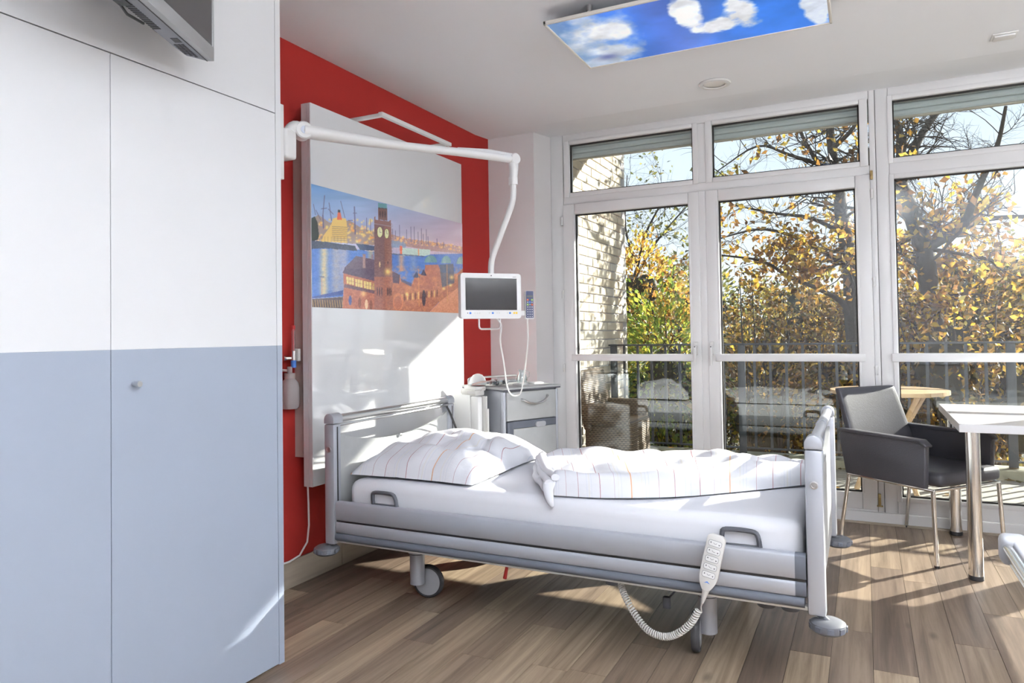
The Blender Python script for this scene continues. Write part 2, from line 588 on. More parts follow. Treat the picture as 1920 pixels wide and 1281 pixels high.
M['ground'] = mat('garden_ground', (0.10, 0.09, 0.05), 0.95, var=0.4, vscale=2)
M['fill_pendant_white'] = emit_mat('fill_pendant_diffuser', (0.93, 0.965, 1.0), 9.0)  # emitter of the pendant added as fill outside the view
M['fill_uplens'] = emit_mat('fill_uplighter_lens', (0.93, 0.965, 1.0), 330.0)  # strong emitter of the added fill uplighters
M['fill_walldiff'] = emit_mat('fill_strip_diffuser', (0.95, 0.975, 1.0), 3.5)  # emitter of the fill strip added on the right wall
M['spotlens'] = mat('downlight_lens', (0.85, 0.83, 0.80), 0.4)
M['print'] = attr_mat('printed_picture_under_gloss', 0.1, coat=0.6)
M['skyprint'] = attr_mat('backlit_sky_print', 0.25, emit=0.26)

M['skyprint'].cycles.emission_sampling = 'NONE'   # a dim picture: found by bounced rays, not sampled as 90k lamps

def struct(o):
    o['kind'] = 'structure'
    return o

# ------------------------------------------------------------------ room shell
RX, YB, YW, ZC = 6.4, -1.6, 4.96, 2.666
floor = struct(part('floor', mat('floor_screed', (0.06, 0.045, 0.035), 0.9), None, ((-0.15, YB - 0.15, -0.25), (RX + 0.15, 5.03, -0.004))))
_plank_g = G(); _plank_g.box((-0.0692, -0.5, -0.004), (0.0692, 0.5, 0.0))
plank0 = None
_w = 0.14
for i in range(46):
    y = YB
    first = random.uniform(0.25, 1.15)
    while y < YW - 0.02:
        ln = min(first, YW - y); first = 1.22
        if YW - (y + ln) < 0.12: ln = YW - y
        if plank0 is None:
            plank0 = _plank_g.obj('plank', M['plank'], floor, smooth=0); o = plank0
        else:
            o = plank0.copy(); COL.objects.link(o)
        o.location = (_w * (i + 0.5), y + ln / 2, 0)
        o.scale = (1, ln - 0.0016, 1)
        y += ln

struct(part('wall_left', M['red'], None, ((-0.15, YB - 0.15, -0.1), (0, 4.713, 2.85))))
struct(part('wall_back', M['wall'], None, ((-0.15, YB - 0.15, -0.1), (RX + 0.15, YB, 2.85))))
struct(part('wall_right', M['wall'], None, ((RX, YB, -0.1), (RX + 0.15, 5.03, 2.85))))
g = G()
g.prism([(-0.15, 4.713, -0.1), (0.377, 4.713, -0.1), (0.403, YW, -0.1), (0.403, 5.05, -0.1), (-0.15, 5.05, -0.1)], (0, 0, 2.95))
g.box((6.2, 4.80, -0.1), (RX + 0.15, 5.05, 2.85))
struct(g.obj('wall_window', M['wall'], None, smooth=0))
g = G()
g.box((-0.15, YB - 0.15, ZC), (RX + 0.15, 4.52, ZC + 0.25))
g.prism([(-0.15, 4.52, ZC), (-0.15, YW + 0.06, 2.705), (-0.15, YW + 0.06, 2.92), (-0.15, 4.52, 2.92)], (RX + 0.3, 0, 0))
struct(g.obj('ceiling', M['ceiling'], None, smooth=0))
# outside leaf of the facade: reveal on the left, lintel over the windows, balcony slab of the storey above
g = G()
g.box((-1.2, 5.05, -3.0), (0.455, 5.22, 3.4))
g.box((0.455, 5.11, 2.80), (7.5, 5.22, 3.4))
g.box((6.25, 5.05, -3.0), (7.5, 5.22, 2.72))
g.box((0.455, 5.05, -3.0), (6.25, 5.22, -0.02))
struct(g.obj('wall_facade', M['facade'], None, smooth=0))
g = G()
g.prism([(-2.0, 5.2, 3.3), (-2.0, 5.95, 3.3), (1.42, 7.17, 3.3), (3.23, 7.83, 3.3), (9.5, 7.83, 3.3), (9.5, 5.2, 3.3)], (0, 0, 0.18))
struct(g.obj('upper_balcony_slab', M['pave'], None, smooth=0))

# skirting boards: wood-look boards on the red wall, white strip under the windows
sk = struct(part('baseboard_left', mat('skirting_core', (0.10, 0.08, 0.06), 0.9), None, ((0, 1.99, 0), (0.006, 4.713, 0.128))))
for y0, y1 in ((1.99, 2.985), (2.987, 4.2), (4.202, 4.712)):
    part('skirting_board', M['skirt'], sk, ((0.004, y0, 0.0), (0.016, y1, 0.13)), bev=0.002)
struct(part('baseboard_window', M['pvc'], None, ((0.40, 4.938, 0.0), (6.2, YW, 0.072)), bev=0.004))
struct(part('trim_floor_edge', M['skirt'], None, ((0.40, 4.926, 0.0), (6.2, 4.938, 0.012))))

# ------------------------------------------------------------------ windows and balcony doors
def members(root, name, rects, y0, y1, bev=0.006, m='pvc'):
    for (x0, x1, z0, z1) in rects:
        part(name, M[m], root, ((x0, y0, z0), (x1, y1, z1)), bev=bev)

def gasket(root, x0, x1, z0, z1, y0=4.978, y1=4.996, w=0.009):
    g = G()
    g.box((x0, y0, z1 - w), (x1, y1, z1)); g.box((x0, y0, z0), (x1, y1, z0 + w))
    g.box((x0, y0, z0), (x0 + w, y1, z1)); g.box((x1 - w, y0, z0), (x1, y1, z1))
    return g.obj('gasket', M['gasket'], root, smooth=0)

def pane(root, x0, x1, z0, z1):
    return part('pane', M['glass'], root, ((x0 - 0.01, 4.997, z0 - 0.01), (x1 + 0.01, 5.003, z1 + 0.01)), smooth=0)

def sroot(name, loc):
    o = bpy.data.objects.new(name, None)
    COL.objects.link(o); o.location = loc; o.empty_display_size = 0.1
    return struct(o)

def lever_handle(root, x, z, side):
    g = G()
    g.box((x - 0.016, 4.930, z - 0.045), (x + 0.016, 4.944, z + 0.045), 0.012, 3)
    h = g.obj('handle', M['white_pl'], root)
    g = G()
    g.cyl((x, 4.944, z + 0.012), (x, 4.905, z + 0.012), 0.010)
    g.tube([(x, 4.905, z + 0.014), (x, 4.897, z), (x, 4.893, z - 0.05), (x, 4.895, z - 0.115)], [0.010, 0.0115, 0.011, 0.008], 10, flat=0.8)
    g.obj('lever', M['white_pl'], h)
    g = G(); g.cyl((x, 4.906, z + 0.012), (x, 4.892, z + 0.012), 0.004, n=10); g.obj('lock_pin', M['greyprint'], h)

# fixed frame round the pair of doors
fr = sroot('trim_1', (1.5, YW, 0))
members(fr, 'frame_member', [(0.403, 0.505, 0.0, 2.705), (2.572, 2.6065, 0.0, 2.705), (0.505, 2.572, 2.645, 2.705), (0.505, 2.572, 2.165, 2.232), (1.508, 1.566, 2.232, 2.645), (0.505, 2.572, 0.0, 0.085)], YW, 5.05)
fr2 = sroot('trim_2', (3.3, YW, 0))
members(fr2, 'frame_member', [(2.6085, 2.68, 0.0, 2.705), (3.95, 4.04, 0.0, 2.705), (2.68, 3.95, 2.645, 2.705), (2.68, 3.95, 2.15, 2.235), (2.68, 3.95, 0.0, 0.15)], YW, 5.05)
part('joint_gap', M['gap'], fr2, ((2.606, 4.975, 0.0), (2.609, 5.05, 2.705)))
fr3 = sroot('trim_3', (5.1, YW, 0))
members(fr3, 'frame_member', [(4.04, 4.14, 0.0, 2.705), (6.10, 6.2, 0.0, 2.705), (4.14, 6.10, 2.62, 2.705), (5.06, 5.18, 0.0, 2.62), (4.14, 6.10, 0.0, 0.17)], YW, 5.05)

def door_leaf(name, x0, x1, gx0, gx1, hx, hinge_x):
    d = sroot(name, ((x0 + x1) / 2, YW, 0))
    z0, z1, gz0, gz1 = 0.085, 2.172, 0.185, 2.096
    members(d, 'sash_stile', [(x0, gx0, z0, z1), (gx1, x1, z0, z1)], 4.944, 5.04)
    members(d, 'sash_rail', [(gx0, gx1, z0, gz0), (gx0, gx1, gz1, z1)], 4.946, 5.04)
    members(d, 'glazing_bead', [(gx0 - 0.012, gx0 + 0.001, gz0, gz1), (gx1 - 0.001, gx1 + 0.012, gz0, gz1)], 4.941, 4.96, bev=0.003)
    part('cross_bar', M['pvc'], d, ((gx0 - 0.035, 4.936, 1.002), (gx1 + 0.035, 4.962, 1.052)), bev=0.005)
    gasket(d, gx0, gx1, gz0, gz1)
    pane(d, gx0, gx1, gz0, gz1)
    lever_handle(d, hx, 1.09, 1)
    for hz in (0.95, 1.50, 2.05):
        g = G(); g.cyl((hinge_x, 4.945, hz - 0.03), (hinge_x, 4.945, hz + 0.03), 0.009, n=12)
        g.cyl((hinge_x, 4.945, hz + 0.012), (hinge_x, 4.945, hz + 0.022), 0.0115, n=12)
        g.obj('hinge', M['white_pl'], d)
    return d

door_leaf('door_1', 0.505, 1.514, 0.593, 1.441, 1.477, 0.496)
door_leaf('door_2', 1.558, 2.572, 1.642, 2.486, 1.585, 2.580)
m_ = sroot('trim_4', (1.536, YW, 0))
members(m_, 'meeting_strip', [(1.512, 1.560, 0.085, 2.172)], 4.950, 5.04, bev=0.006)

def fanlight(name, x0, x1, gx0, gx1, gz0=2.259, gz1=2.624):
    d = sroot(name, ((x0 + x1) / 2, YW, 2.2))
    z0, z1 = 2.226, 2.652
    members(d, 'sash_stile', [(x0, gx0, z0, z1), (gx1, x1, z0, z1)], 4.95, 5.04)
    members(d, 'sash_rail', [(gx0, gx1, z0, gz0), (gx0, gx1, gz1, z1)], 4.951, 5.04)
    gasket(d, gx0, gx1, gz0, gz1)
    pane(d, gx0, gx1, gz0, gz1)
    return d
fanlight('window_1', 0.512, 1.513, 0.557, 1.476)
fanlight('window_2', 1.562, 2.566, 1.608, 2.518)

w3 = sroot('window_3', (3.3, YW, 0))
members(w3, 'sash_stile', [(2.676, 2.704, 0.145, 2.16), (3.92, 3.955, 0.145, 2.16), (2.676, 2.704, 2.228, 2.65), (3.92, 3.955, 2.228, 2.65)], 4.952, 5.04, bev=0.004)
members(w3, 'sash_rail', [(2.704, 3.92, 0.145, 0.172), (2.704, 3.92, 2.132, 2.16), (2.704, 3.92, 2.228, 2.260), (2.704, 3.92, 2.620, 2.65)], 4.953, 5.04, bev=0.004)
part('cross_bar', M['pvc'], w3, ((2.668, 4.936, 1.002), (3.955, 4.962, 1.054)), bev=0.005)
gasket(w3, 2.704, 3.92, 0.172, 2.132); pane(w3, 2.704, 3.92, 0.172, 2.132)
gasket(w3, 2.704, 3.92, 2.260, 2.620); pane(w3, 2.704, 3.92, 2.260, 2.620)
w4 = sroot('window_4', (5.1, YW, 0))
pane(w4, 4.14, 5.06, 0.17, 2.62); pane(w4, 5.18, 6.10, 0.17, 2.62)

# brass catches on the right door
for nm, z, hgt in (('strike_plate', 2.165, 0.055), ('strike_plate', 0.15, 0.075)):
    g = G()
    g.box((2.572, 4.936, z - hgt / 2), (2.588, 4.952, z + hgt / 2), 0.002)
    g.box((2.575, 4.930, z - 0.010), (2.585, 4.940, z + 0.012), 0.002)
    if z < 1:
        g.box((2.564, 4.936, z - hgt / 2 - 0.004), (2.598, 4.950, z - hgt / 2 + 0.004), 0.002)
    o = g.obj('catch_plate', M['brass'], None)
    tag(o, 'small brass catch at the %s of the white balcony door frame' % ('top right' if z > 1 else 'bottom right'), 'door catch', 'brass door catches')

# rolled-up shutters hanging behind the upper panes
for x0, x1, lab in ((0.50, 2.60, 'grey roller shutter edge hanging behind the two fanlights over the doors'), (2.64, 4.02, 'grey roller shutter edge hanging behind the upper pane on the far right')):
    t = thing('roller_shutter', lab, 'shutter', ((x0 + x1) / 2, 5.09, 2.5), 'roller shutters')
    for k in range(5):
        z = 2.545 + 0.042 * k
        g = G()
        g.prism([(x0, 5.082, z), (x0, 5.074, z + 0.013), (x0, 5.074, z + 0.030), (x0, 5.082, z + 0.0395), (x0, 5.094, z + 0.0395), (x0, 5.094, z)], (x1 - x0, 0, 0))
        g.obj('slat', M['shutter'], t, smooth=0)
    part('end_bar', mat('shutter_end_bar', (0.5, 0.46, 0.38), 0.5), t, ((x0, 5.072, 2.530), (x1, 5.096, 2.544)), bev=0.003)

# ------------------------------------------------------------------ built-in wardrobe along the red wall
wx = 0.577
wd = thing('wardrobe', 'tall built-in wardrobe, white above and blue-grey below, left of the red wall', 'wardrobe', (0.29, 0.2, 0))
part('carcass', M['lam_white'], wd, ((0.001, YB + 0.001, 0.03), (wx - 0.024, 1.9905, 2.662)))
part('plinth', M['gap'], wd, ((0.02, YB + 0.01, 0.0), (wx - 0.05, 1.96, 0.03)))

def two_tone(name, y0, y1, z0, z1, zs, parent, x0=wx - 0.022, x1=wx, bev=0.0006):
    g = G()
    g.box((x0, y0, zs), (x1, y1, z1), bev, 1, mi=0)
    g.box((x0, y0, z0), (x1, y1, zs), bev, 1, mi=1)
    return g.obj(name, [M['lam_white'], M['lam_grey']], parent, smooth=0)
ZS = 1.1745
two_tone('end_panel', 1.9665, 1.992, 0.012, 2.664, ZS, wd, wx - 0.028, wx)
for k, (y0, y1) in enumerate(((1.3240, 1.9640), (0.6820, 1.3220), (0.0400, 0.6800), (-0.6020, 0.0380))):
    d = two_tone('door', y0, y1, 0.016, 2.033, ZS, wd)
    if k == 0:
        g = G()
        g.cyl((wx - 0.001, 1.392, 1.073), (wx + 0.014, 1.392, 1.073), 0.006, n=16)
        g.cyl((wx + 0.012, 1.392, 1.073), (wx + 0.030, 1.392, 1.073), 0.0085, n=18)
        g.obj('knob', M['steel'], d, label='round steel knob')
part('upper_panel', M['lam_white'], wd, ((wx - 0.022, -0.6015, 2.0365), (wx, 1.9640, 2.663)), bev=0.0008, smooth=0)

# ------------------------------------------------------------------ painting helpers for flat prints
def vnoise(X, Y, seed=0):
    r = np.random.default_rng(seed).random((64, 64))
    xi, yi = np.floor(X).astype(int), np.floor(Y).astype(int)
    fx, fy = X - xi, Y - yi
    fx, fy = fx * fx * (3 - 2 * fx), fy * fy * (3 - 2 * fy)
    a, b = r[yi % 64, xi % 64], r[yi % 64, (xi + 1) % 64]
    c, d = r[(yi + 1) % 64, xi % 64], r[(yi + 1) % 64, (xi + 1) % 64]
    return (a * (1 - fx) + b * fx) * (1 - fy) + (c * (1 - fx) + d * fx) * fy

def fbm(X, Y, seed=0, oct=5):
    s, a, t = 0, 0.5, 0
    for k in range(oct):
        s = s + a * vnoise(X * 2 ** k + 13.7 * k, Y * 2 ** k + 7.1 * k, seed + k)
        t += a; a *= 0.5
    return s / t

class Paint:
    """flat colour picture computed on a grid, painted in its own sheet coordinates"""
    def __init__(self, w, h, corners=None):
        self.w, self.h = w, h
        u, v = np.meshgrid(np.linspace(0, 1, w + 1), np.linspace(0, 1, h + 1))
        self.u, self.v = u, v
        if corners:
            src = [(0, 1), (1, 1), (0, 0), (1, 0)]
            A, B = [], []
            for (a, b), (x, y) in zip(src, corners):
                A.append([a, b, 1, 0, 0, 0, -x * a, -x * b]); B.append(x)
                A.append([0, 0, 0, a, b, 1, -y * a, -y * b]); B.append(y)
            H = np.append(np.linalg.solve(np.array(A, float), np.array(B, float)), 1).reshape(3, 3)
            q = H[2, 0] * u + H[2, 1] * v + 1
            self.X, self.Y = (H[0, 0] * u + H[0, 1] * v + H[0, 2]) / q, (H[1, 0] * u + H[1, 1] * v + H[1, 2]) / q
        else:
            self.X, self.Y = u, v
        self.c = np.zeros(u.shape + (3,))

    def blend(self, mask, col):
        mask = np.clip(mask, 0, 1)[..., None]
        self.c = self.c * (1 - mask) + np.array(col, float) * mask

    def poly(self, pts, col, a=1.0):
        X, Y = self.X, self.Y
        inside = np.zeros(X.shape, bool)
        n = len(pts)
        for i in range(n):
            (x1, y1), (x2, y2) = pts[i], pts[(i + 1) % n]
            if y1 == y2: continue
            cond = ((y1 > Y) != (y2 > Y)) & (X < (x2 - x1) * (Y - y1) / (y2 - y1) + x1)
            inside ^= cond
        self.blend(inside * a, col)
        return inside

    def ell(self, cx, cy, rx, ry, col, a=1.0, upper=False):
        m = ((self.X - cx) / rx) ** 2 + ((self.Y - cy) / ry) ** 2 < 1
        if upper: m &= self.Y < cy
        self.blend(m * a, col)

    def glow(self, cx, cy, r, col, a=0.9):
        d = np.hypot(self.X - cx, self.Y - cy) / r
        self.blend(a * np.exp(-d * d * 3), col)

    def line(self, p, q, w, col, a=1.0):
        p, q = np.array(p, float), np.array(q, float)
        d = q - p
        t = np.clip(((self.X - p[0]) * d[0] + (self.Y - p[1]) * d[1]) / (d @ d), 0, 1)
        dist = np.hypot(self.X - p[0] - t * d[0], self.Y - p[1] - t * d[1])
        self.blend(a * np.clip(1.2 - dist / w, 0, 1), col)

    def mesh(self, name, P00, P10, P01, m, parent=None, gain=1.0):
        P00, P10, P01 = (np.array(p, float) for p in (P00, P10, P01))
        V = P00 + self.u[..., None] * (P10 - P00) + self.v[..., None] * (P01 - P00)
        W, H = self.w + 1, self.h + 1
        i = np.arange((H - 1) * W).reshape(H - 1, W)[:, :-1].ravel()
        F = np.stack([i, i + 1, i + W + 1, i + W], 1)
        c = np.clip(self.c, 0, 255) / 255
        lin = np.where(c <= 0.04045, c / 12.92, ((c + 0.055) / 1.055) ** 2.4)
        return np_mesh(name, V.reshape(-1, 3), F, m, parent, colors=np.clip(lin * gain, 0, 0.95).reshape(-1, 3))

# ------------------------------------------------------------------ glossy bed-head panel with the harbour picture
PX = 0.14
wp = thing('bed_head_panel', 'tall glossy white wall panel with a harbour photograph, mounted on the red wall', 'wall panel', (0.07, 3.35, 0.48))
part('board', M['panel'], wp, ((0.085, 2.636, 0.488), (PX, 4.072, 2.34)), bev=0.003)
part('edge_strip', M['panel_side'], wp, ((0.085, 2.632, 0.488), (0.117, 2.637, 2.338)))
part('edge_strip', M['panel_side'], wp, ((0.119, 2.633, 0.488), (0.138, 2.637, 2.338)))
part('back_frame', mat('panel_carcass_beige', (0.50, 0.42, 0.39), 0.6), wp, ((0.0, 2.665, 0.62), (0.085, 4.04, 2.22)))

P = Paint(520, 216, [(108, 75), (1455, 425), (115, 1172), (1462, 1218)])
X, Y = P.X, P.Y
t = np.clip((Y - 75) / 560, 0, 1)[..., None]
s = np.clip((X - 108) / 1350, 0, 1)[..., None]
sky = (1 - t) * np.array([104, 146, 196]) + t * np.array([176, 178, 205])
P.c = sky * (1 - s ** 1.6) + s ** 1.6 * ((1 - t) * np.array([142, 152, 180]) + t * np.array([205, 165, 172]))
P.c += (fbm(X / 260, Y / 50, 3)[..., None] - 0.5) * 26
# water
P.poly([(100, 640), (520, 660), (900, 705), (1470, 690), (1470, 1240), (100, 1240)], (64, 104, 178))
wat = np.clip((fbm(X / 60, Y / 9, 9) - 0.35) * 1.4, 0, 1)
P.blend(((Y > 655) & (Y < 1240)) * wat * 0.35, (120, 160, 215))
for x0, w, c, a in ((222, 34, (238, 205, 130), 0.85), (330, 50, (190, 172, 160), 0.75), (400, 40, (178, 164, 168), 0.7), (640, 30, (225, 190, 120), 0.6), (912, 22, (235, 160, 95), 0.7), (1020, 30, (150, 165, 185), 0.5)):
    lo = 655 if x0 < 700 else 705
    P.blend(a * np.exp(-((X - x0) / w) ** 2) * ((Y > lo) & (Y < (1060 if x0 < 700 else 850))) * (0.6 + 0.5 * fbm(X / 30, Y / 14, 21)), c)
# lit shipyard on the far bank
P.poly([(110, 395), (170, 350), (270, 420), (450, 400), (560, 470), (680, 500), (680, 620), (520, 610), (220, 590), (110, 570)], (146, 118, 92), 0.75)
rr = np.random.default_rng(4)
for k in range(150):
    x, y = rr.uniform(150, 675), rr.uniform(395, 600)
    P.glow(x, y, rr.uniform(8, 20), (255, 214, 120) if rr.random() < .7 else (250, 160, 80), 0.75)
P.poly([(110, 380), (140, 365), (165, 420), (178, 540), (165, 575), (110, 590)], (44, 52, 48))
# liner with funnel
P.poly([(288, 440), (300, 385), (345, 372), (420, 388), (432, 470), (430, 600), (200, 590), (215, 540)], (222, 182, 104))
for k in range(8):
    P.line((296, 455 + 17 * k), (430, 462 + 17 * k), 3.5, (98, 84, 80), 0.75)
for k in range(8):
    P.line((200 + 29 * k, 545), (200 + 29 * k, 590), 2.5, (120, 92, 60), 0.6)
P.poly([(338, 395), (346, 330), (370, 330), (384, 395)], (212, 92, 58))
P.poly([(345, 330), (347, 306), (367, 306), (370, 330)], (60, 45, 50))
# cranes
for p, q, w in (((228, 180), (212, 360), 5), ((200, 298), (246, 292), 5), ((212, 360), (218, 470), 8), ((268, 245), (290, 400), 4.5), ((262, 300), (305, 345), 4.5), ((128, 258), (146, 350), 4), ((150, 310), (192, 395), 4), ((372, 228), (410, 375), 3.5), ((495, 280), (502, 520), 7), ((484, 335), (514, 335), 4), ((604, 378), (606, 500), 3.5), ((638, 390), (640, 500), 3.5), ((440, 400), (480, 400), 4)):
    P.line(p, q, w, (80, 74, 112), 0.9)
P.poly([(110, 580), (225, 590), (500, 626), (522, 672), (230, 648), (110, 655)], (44, 50, 72))
P.poly([(505, 602), (682, 630), (682, 668), (545, 664)], (52, 66, 96))
# right bank, masts and floating dock
P.poly([(818, 520), (960, 560), (1200, 590), (1470, 632), (1470, 692), (1160, 665), (818, 600)], (158, 118, 108), 0.8)
P.poly([(818, 575), (950, 590), (955, 640), (818, 640)], (120, 140, 170), 0.8)
for k in range(110):
    x = rr.uniform(822, 1450)
    y = 545 + (x - 820) * 0.15 + rr.uniform(-18, 32)
    P.glow(x, y, rr.uniform(7, 13), (255, 178, 104) if rr.random() < .75 else (255, 226, 170), 0.7)
for x, y0, y1 in ((897, 440, 570), (960, 480, 580), (998, 455, 590), (1028, 455, 600), (1062, 500, 600), (1092, 470, 605), (1108, 520, 610), (1135, 478, 612), (1150, 540, 612), (1230, 560, 620), (1290, 590, 640), (860, 490, 560), (835, 480, 550)):
    P.line((x, y0), (x + 2, y1), 3.4, (78, 74, 104), 0.85)
P.poly([(902, 640), (1172, 656), (1166, 702), (1120, 714), (915, 712)], (186, 204, 194))
P.poly([(898, 622), (922, 625), (918, 705), (902, 700)], (214, 96, 62))
P.line((1066, 655), (1068, 705), 5, (230, 130, 70))
P.poly([(825, 690), (1120, 712), (1118, 722), (825, 702)], (60, 76, 110), 0.8)
# quay building on the right, domes, street
P.poly([(820, 960), (825, 845), (898, 880), (908, 920), (1010, 962), (1030, 900), (1062, 870), (1120, 880), (1124, 792), (1240, 788), (1268, 858), (1400, 872), (1470, 810), (1470, 1020), (1245, 1120), (1140, 1230), (820, 1230)], (164, 100, 80))
P.blend(((X > 820) & (Y > 800)) * np.clip(fbm(X / 26, Y / 26, 31) - 0.42, 0, 1) * 1.3, (222, 150, 104))
P.poly([(1140, 1230), (1250, 1118), (1470, 950), (1470, 1240)], (206, 138, 108))
for cx, cy, rx, ry in ((1175, 770, 56, 64), (1312, 776, 44, 66), (1446, 782, 42, 66)):
    P.ell(cx, cy, rx, ry, (98, 142, 152), 1, True)
    P.ell(cx - rx * 0.35, cy, rx * 0.35, ry * 0.9, (124, 164, 168), 0.7, True)
P.poly([(1250, 790), (1375, 780), (1385, 950), (1275, 990)], (66, 72, 92), 0.85)
P.poly([(1015, 905), (1045, 850), (1080, 905)], (60, 70, 100)); P.poly([(1085, 880), (1110, 830), (1140, 890)], (70, 66, 90))
P.poly([(830, 850), (900, 880), (892, 960), (832, 950)], (72, 52, 72))
P.poly([(905, 915), (1005, 955), (1000, 985), (912, 940)], (56, 72, 110), 0.8)
for k in range(16):
    x = 870 + 24 * k
    P.ell(x, 1090 - 3.2 * k, 6, 34, (92, 54, 50) if k % 2 else (238, 186, 118), 0.85)
P.ell(1112, 1085, 17, 72, (70, 56, 66)); P.ell(882, 1120, 48, 78, (198, 124, 92), 0.8); P.ell(882, 1130, 34, 62, (166, 98, 78), 0.9)
for x, y in ((1066, 830), (1318, 790)):
    P.line((x, y), (x + 4, y + 330), 4, (204, 142, 92), 0.9)
for x, y, r in ((1360, 900, 30), (1290, 1000, 22), (1350, 970, 22), (960, 1050, 24)):
    P.glow(x, y, r, (255, 208, 130))
# hall left of the tower
P.poly([(395, 868), (674, 935), (674, 1240), (380, 1240), (398, 1000)], (164, 96, 76))
P.blend(((X > 380) & (X < 674) & (Y > 1010)) * np.clip(fbm(X / 22, Y / 22, 41) - 0.45, 0, 1), (226, 152, 110))
P.poly([(388, 868), (410, 815), (510, 714), (674, 748), (674, 938)], (74, 56, 76))
P.poly([(410, 815), (510, 714), (674, 748), (674, 830), (420, 830)], (92, 72, 88), 0.7)
P.poly([(569, 698), (593, 698), (593, 826), (569, 820)], (146, 116, 114)); P.poly([(645, 700), (662, 703), (662, 745), (645, 742)], (130, 110, 120))
for a in ([(420, 900), (490, 913), (490, 976), (424, 961)], [(499, 918), (566, 932), (566, 997), (501, 983)], [(575, 936), (646, 950), (646, 1014), (578, 1001)], [(655, 955), (672, 958), (672, 1020), (655, 1016)]):
    P.poly(a, (228, 190, 118))
    x0, x1 = a[0][0], a[1][0]
    for k in (1, 2):
        P.line((x0 + (x1 - x0) * k / 3, a[0][1]), (x0 + (x1 - x0) * k / 3, a[3][1] + 10), 2.6, (136, 92, 66), 0.8)
    P.line(((a[0][0]), (a[0][1] + a[3][1]) / 2), (a[1][0], (a[1][1] + a[2][1]) / 2), 2.4, (136, 92, 66), 0.8)
P.poly([(405, 965), (674, 1022), (674, 1050), (400, 995)], (80, 58, 70), 0.85)
for x, y, c in ((455, 1110, (66, 84, 140)), (540, 1130, (120, 70, 56)), (600, 1145, (232, 190, 150)), (640, 1150, (120, 70, 56))):
    P.ell(x, y, 14, 44, c, 0.9)
P.glow(575, 1050, 40, (255, 210, 140), 0.7)
P.line((200, 905), (203, 1100), 4, (206, 150, 98), 0.9); P.line((182, 903), (222, 903), 5, (70, 70, 90))
P.poly([(110, 1082), (392, 1020), (392, 1060), (110, 1100)], (52, 70, 132)); P.poly([(110, 1100), (392, 1075), (380, 1240), (110, 1240)], (78, 62, 62))
for k in range(13):
    P.line((118 + 22 * k, 1110), (126 + 22 * k, 1172), 3.4, (212, 166, 96), 0.85)
P.line((110, 1098), (392, 1078), 3, (205, 205, 225), 0.8)
# clock tower
P.poly([(673, 398), (762, 416), (768, 1240), (670, 1240)], (112, 80, 80)); P.poly([(762, 416), (822, 430), (838, 1240), (768, 1240)], (136, 92, 82))
P.blend(((X > 670) & (X < 838) & (Y > 900)) * 0.6, (182, 108, 82))
P.blend(((X > 670) & (X < 838) & (Y > 420)) * np.clip(fbm(X / 12, Y / 7, 51) - 0.4, 0, 1) * 0.9, (84, 58, 62))
P.poly([(707, 272), (788, 280), (790, 402), (708, 392)], (106, 74, 70))
for x in (724, 747, 770):
    P.ell(x, 345, 7, 30, (64, 46, 50))
P.poly([(708, 244), (784, 252), (788, 292), (706, 284)], (92, 142, 150)); P.poly([(706, 284), (788, 292), (788, 300), (706, 292)], (70, 60, 66))
P.poly([(672, 366), (684, 366), (684, 392), (808, 408), (808, 396), (820, 398), (822, 458), (672, 434)], (120, 84, 80))
P.line((672, 428), (822, 452), 4, (160, 150, 165), 0.8)
for cx, cy, rx, ry in ((722, 503, 23, 46), (783, 516, 18, 43)):
    P.ell(cx, cy, rx + 4, ry + 5, (88, 62, 58)); P.ell(cx, cy, rx, ry, (240, 220, 158)); P.ell(cx, cy, rx * 0.7, ry * 0.7, (248, 234, 186), 0.6)
    P.line((cx, cy), (cx - 2, cy - ry * 0.7), 2.4, (96, 82, 60)); P.line((cx, cy), (cx + rx * 0.55, cy + ry * 0.1), 2.4, (96, 82, 60))
P.glow(792, 855, 46, (255, 216, 130)); P.ell(720, 790, 6, 26, (204, 172, 130)); P.ell(792, 775, 5, 14, (70, 50, 54))
for x in (698, 718, 738, 788, 803, 818):
    P.ell(x, 1030, 6, 40, (70, 48, 52))
P.c += (fbm(X / 9, Y / 9, 77, 3)[..., None] - 0.5) * 34 * ((Y > 600) & (X < 1460))[..., None]
P.blend((X > 0) * 0.05, (205, 205, 215))  # pale haze of the glossy cover, painted into the print colours
P.mesh('printed_picture', (PX + 0.0008, 2.637, 1.349), (PX + 0.0008, 4.071, 1.349), (PX + 0.0008, 2.637, 1.944), M['print'], wp, gain=1.4)

# white reading-light frame above the panel
rl = thing('reading_light', 'white rectangular reading light frame sticking out above the harbour panel', 'lamp', (0.1, 3.4, 2.3))
part('arm', M['white_pl'], rl, ((0.001, 2.985, 2.343), (0.30, 3.008, 2.362)), bev=0.003)
part('arm', M['white_pl'], rl, ((0.001, 3.63, 2.343), (0.30, 3.653, 2.362)), bev=0.003)
part('light_bar', M['white_pl'], rl, ((0.288, 2.975, 2.342), (0.314, 3.663, 2.363)), bev=0.003)

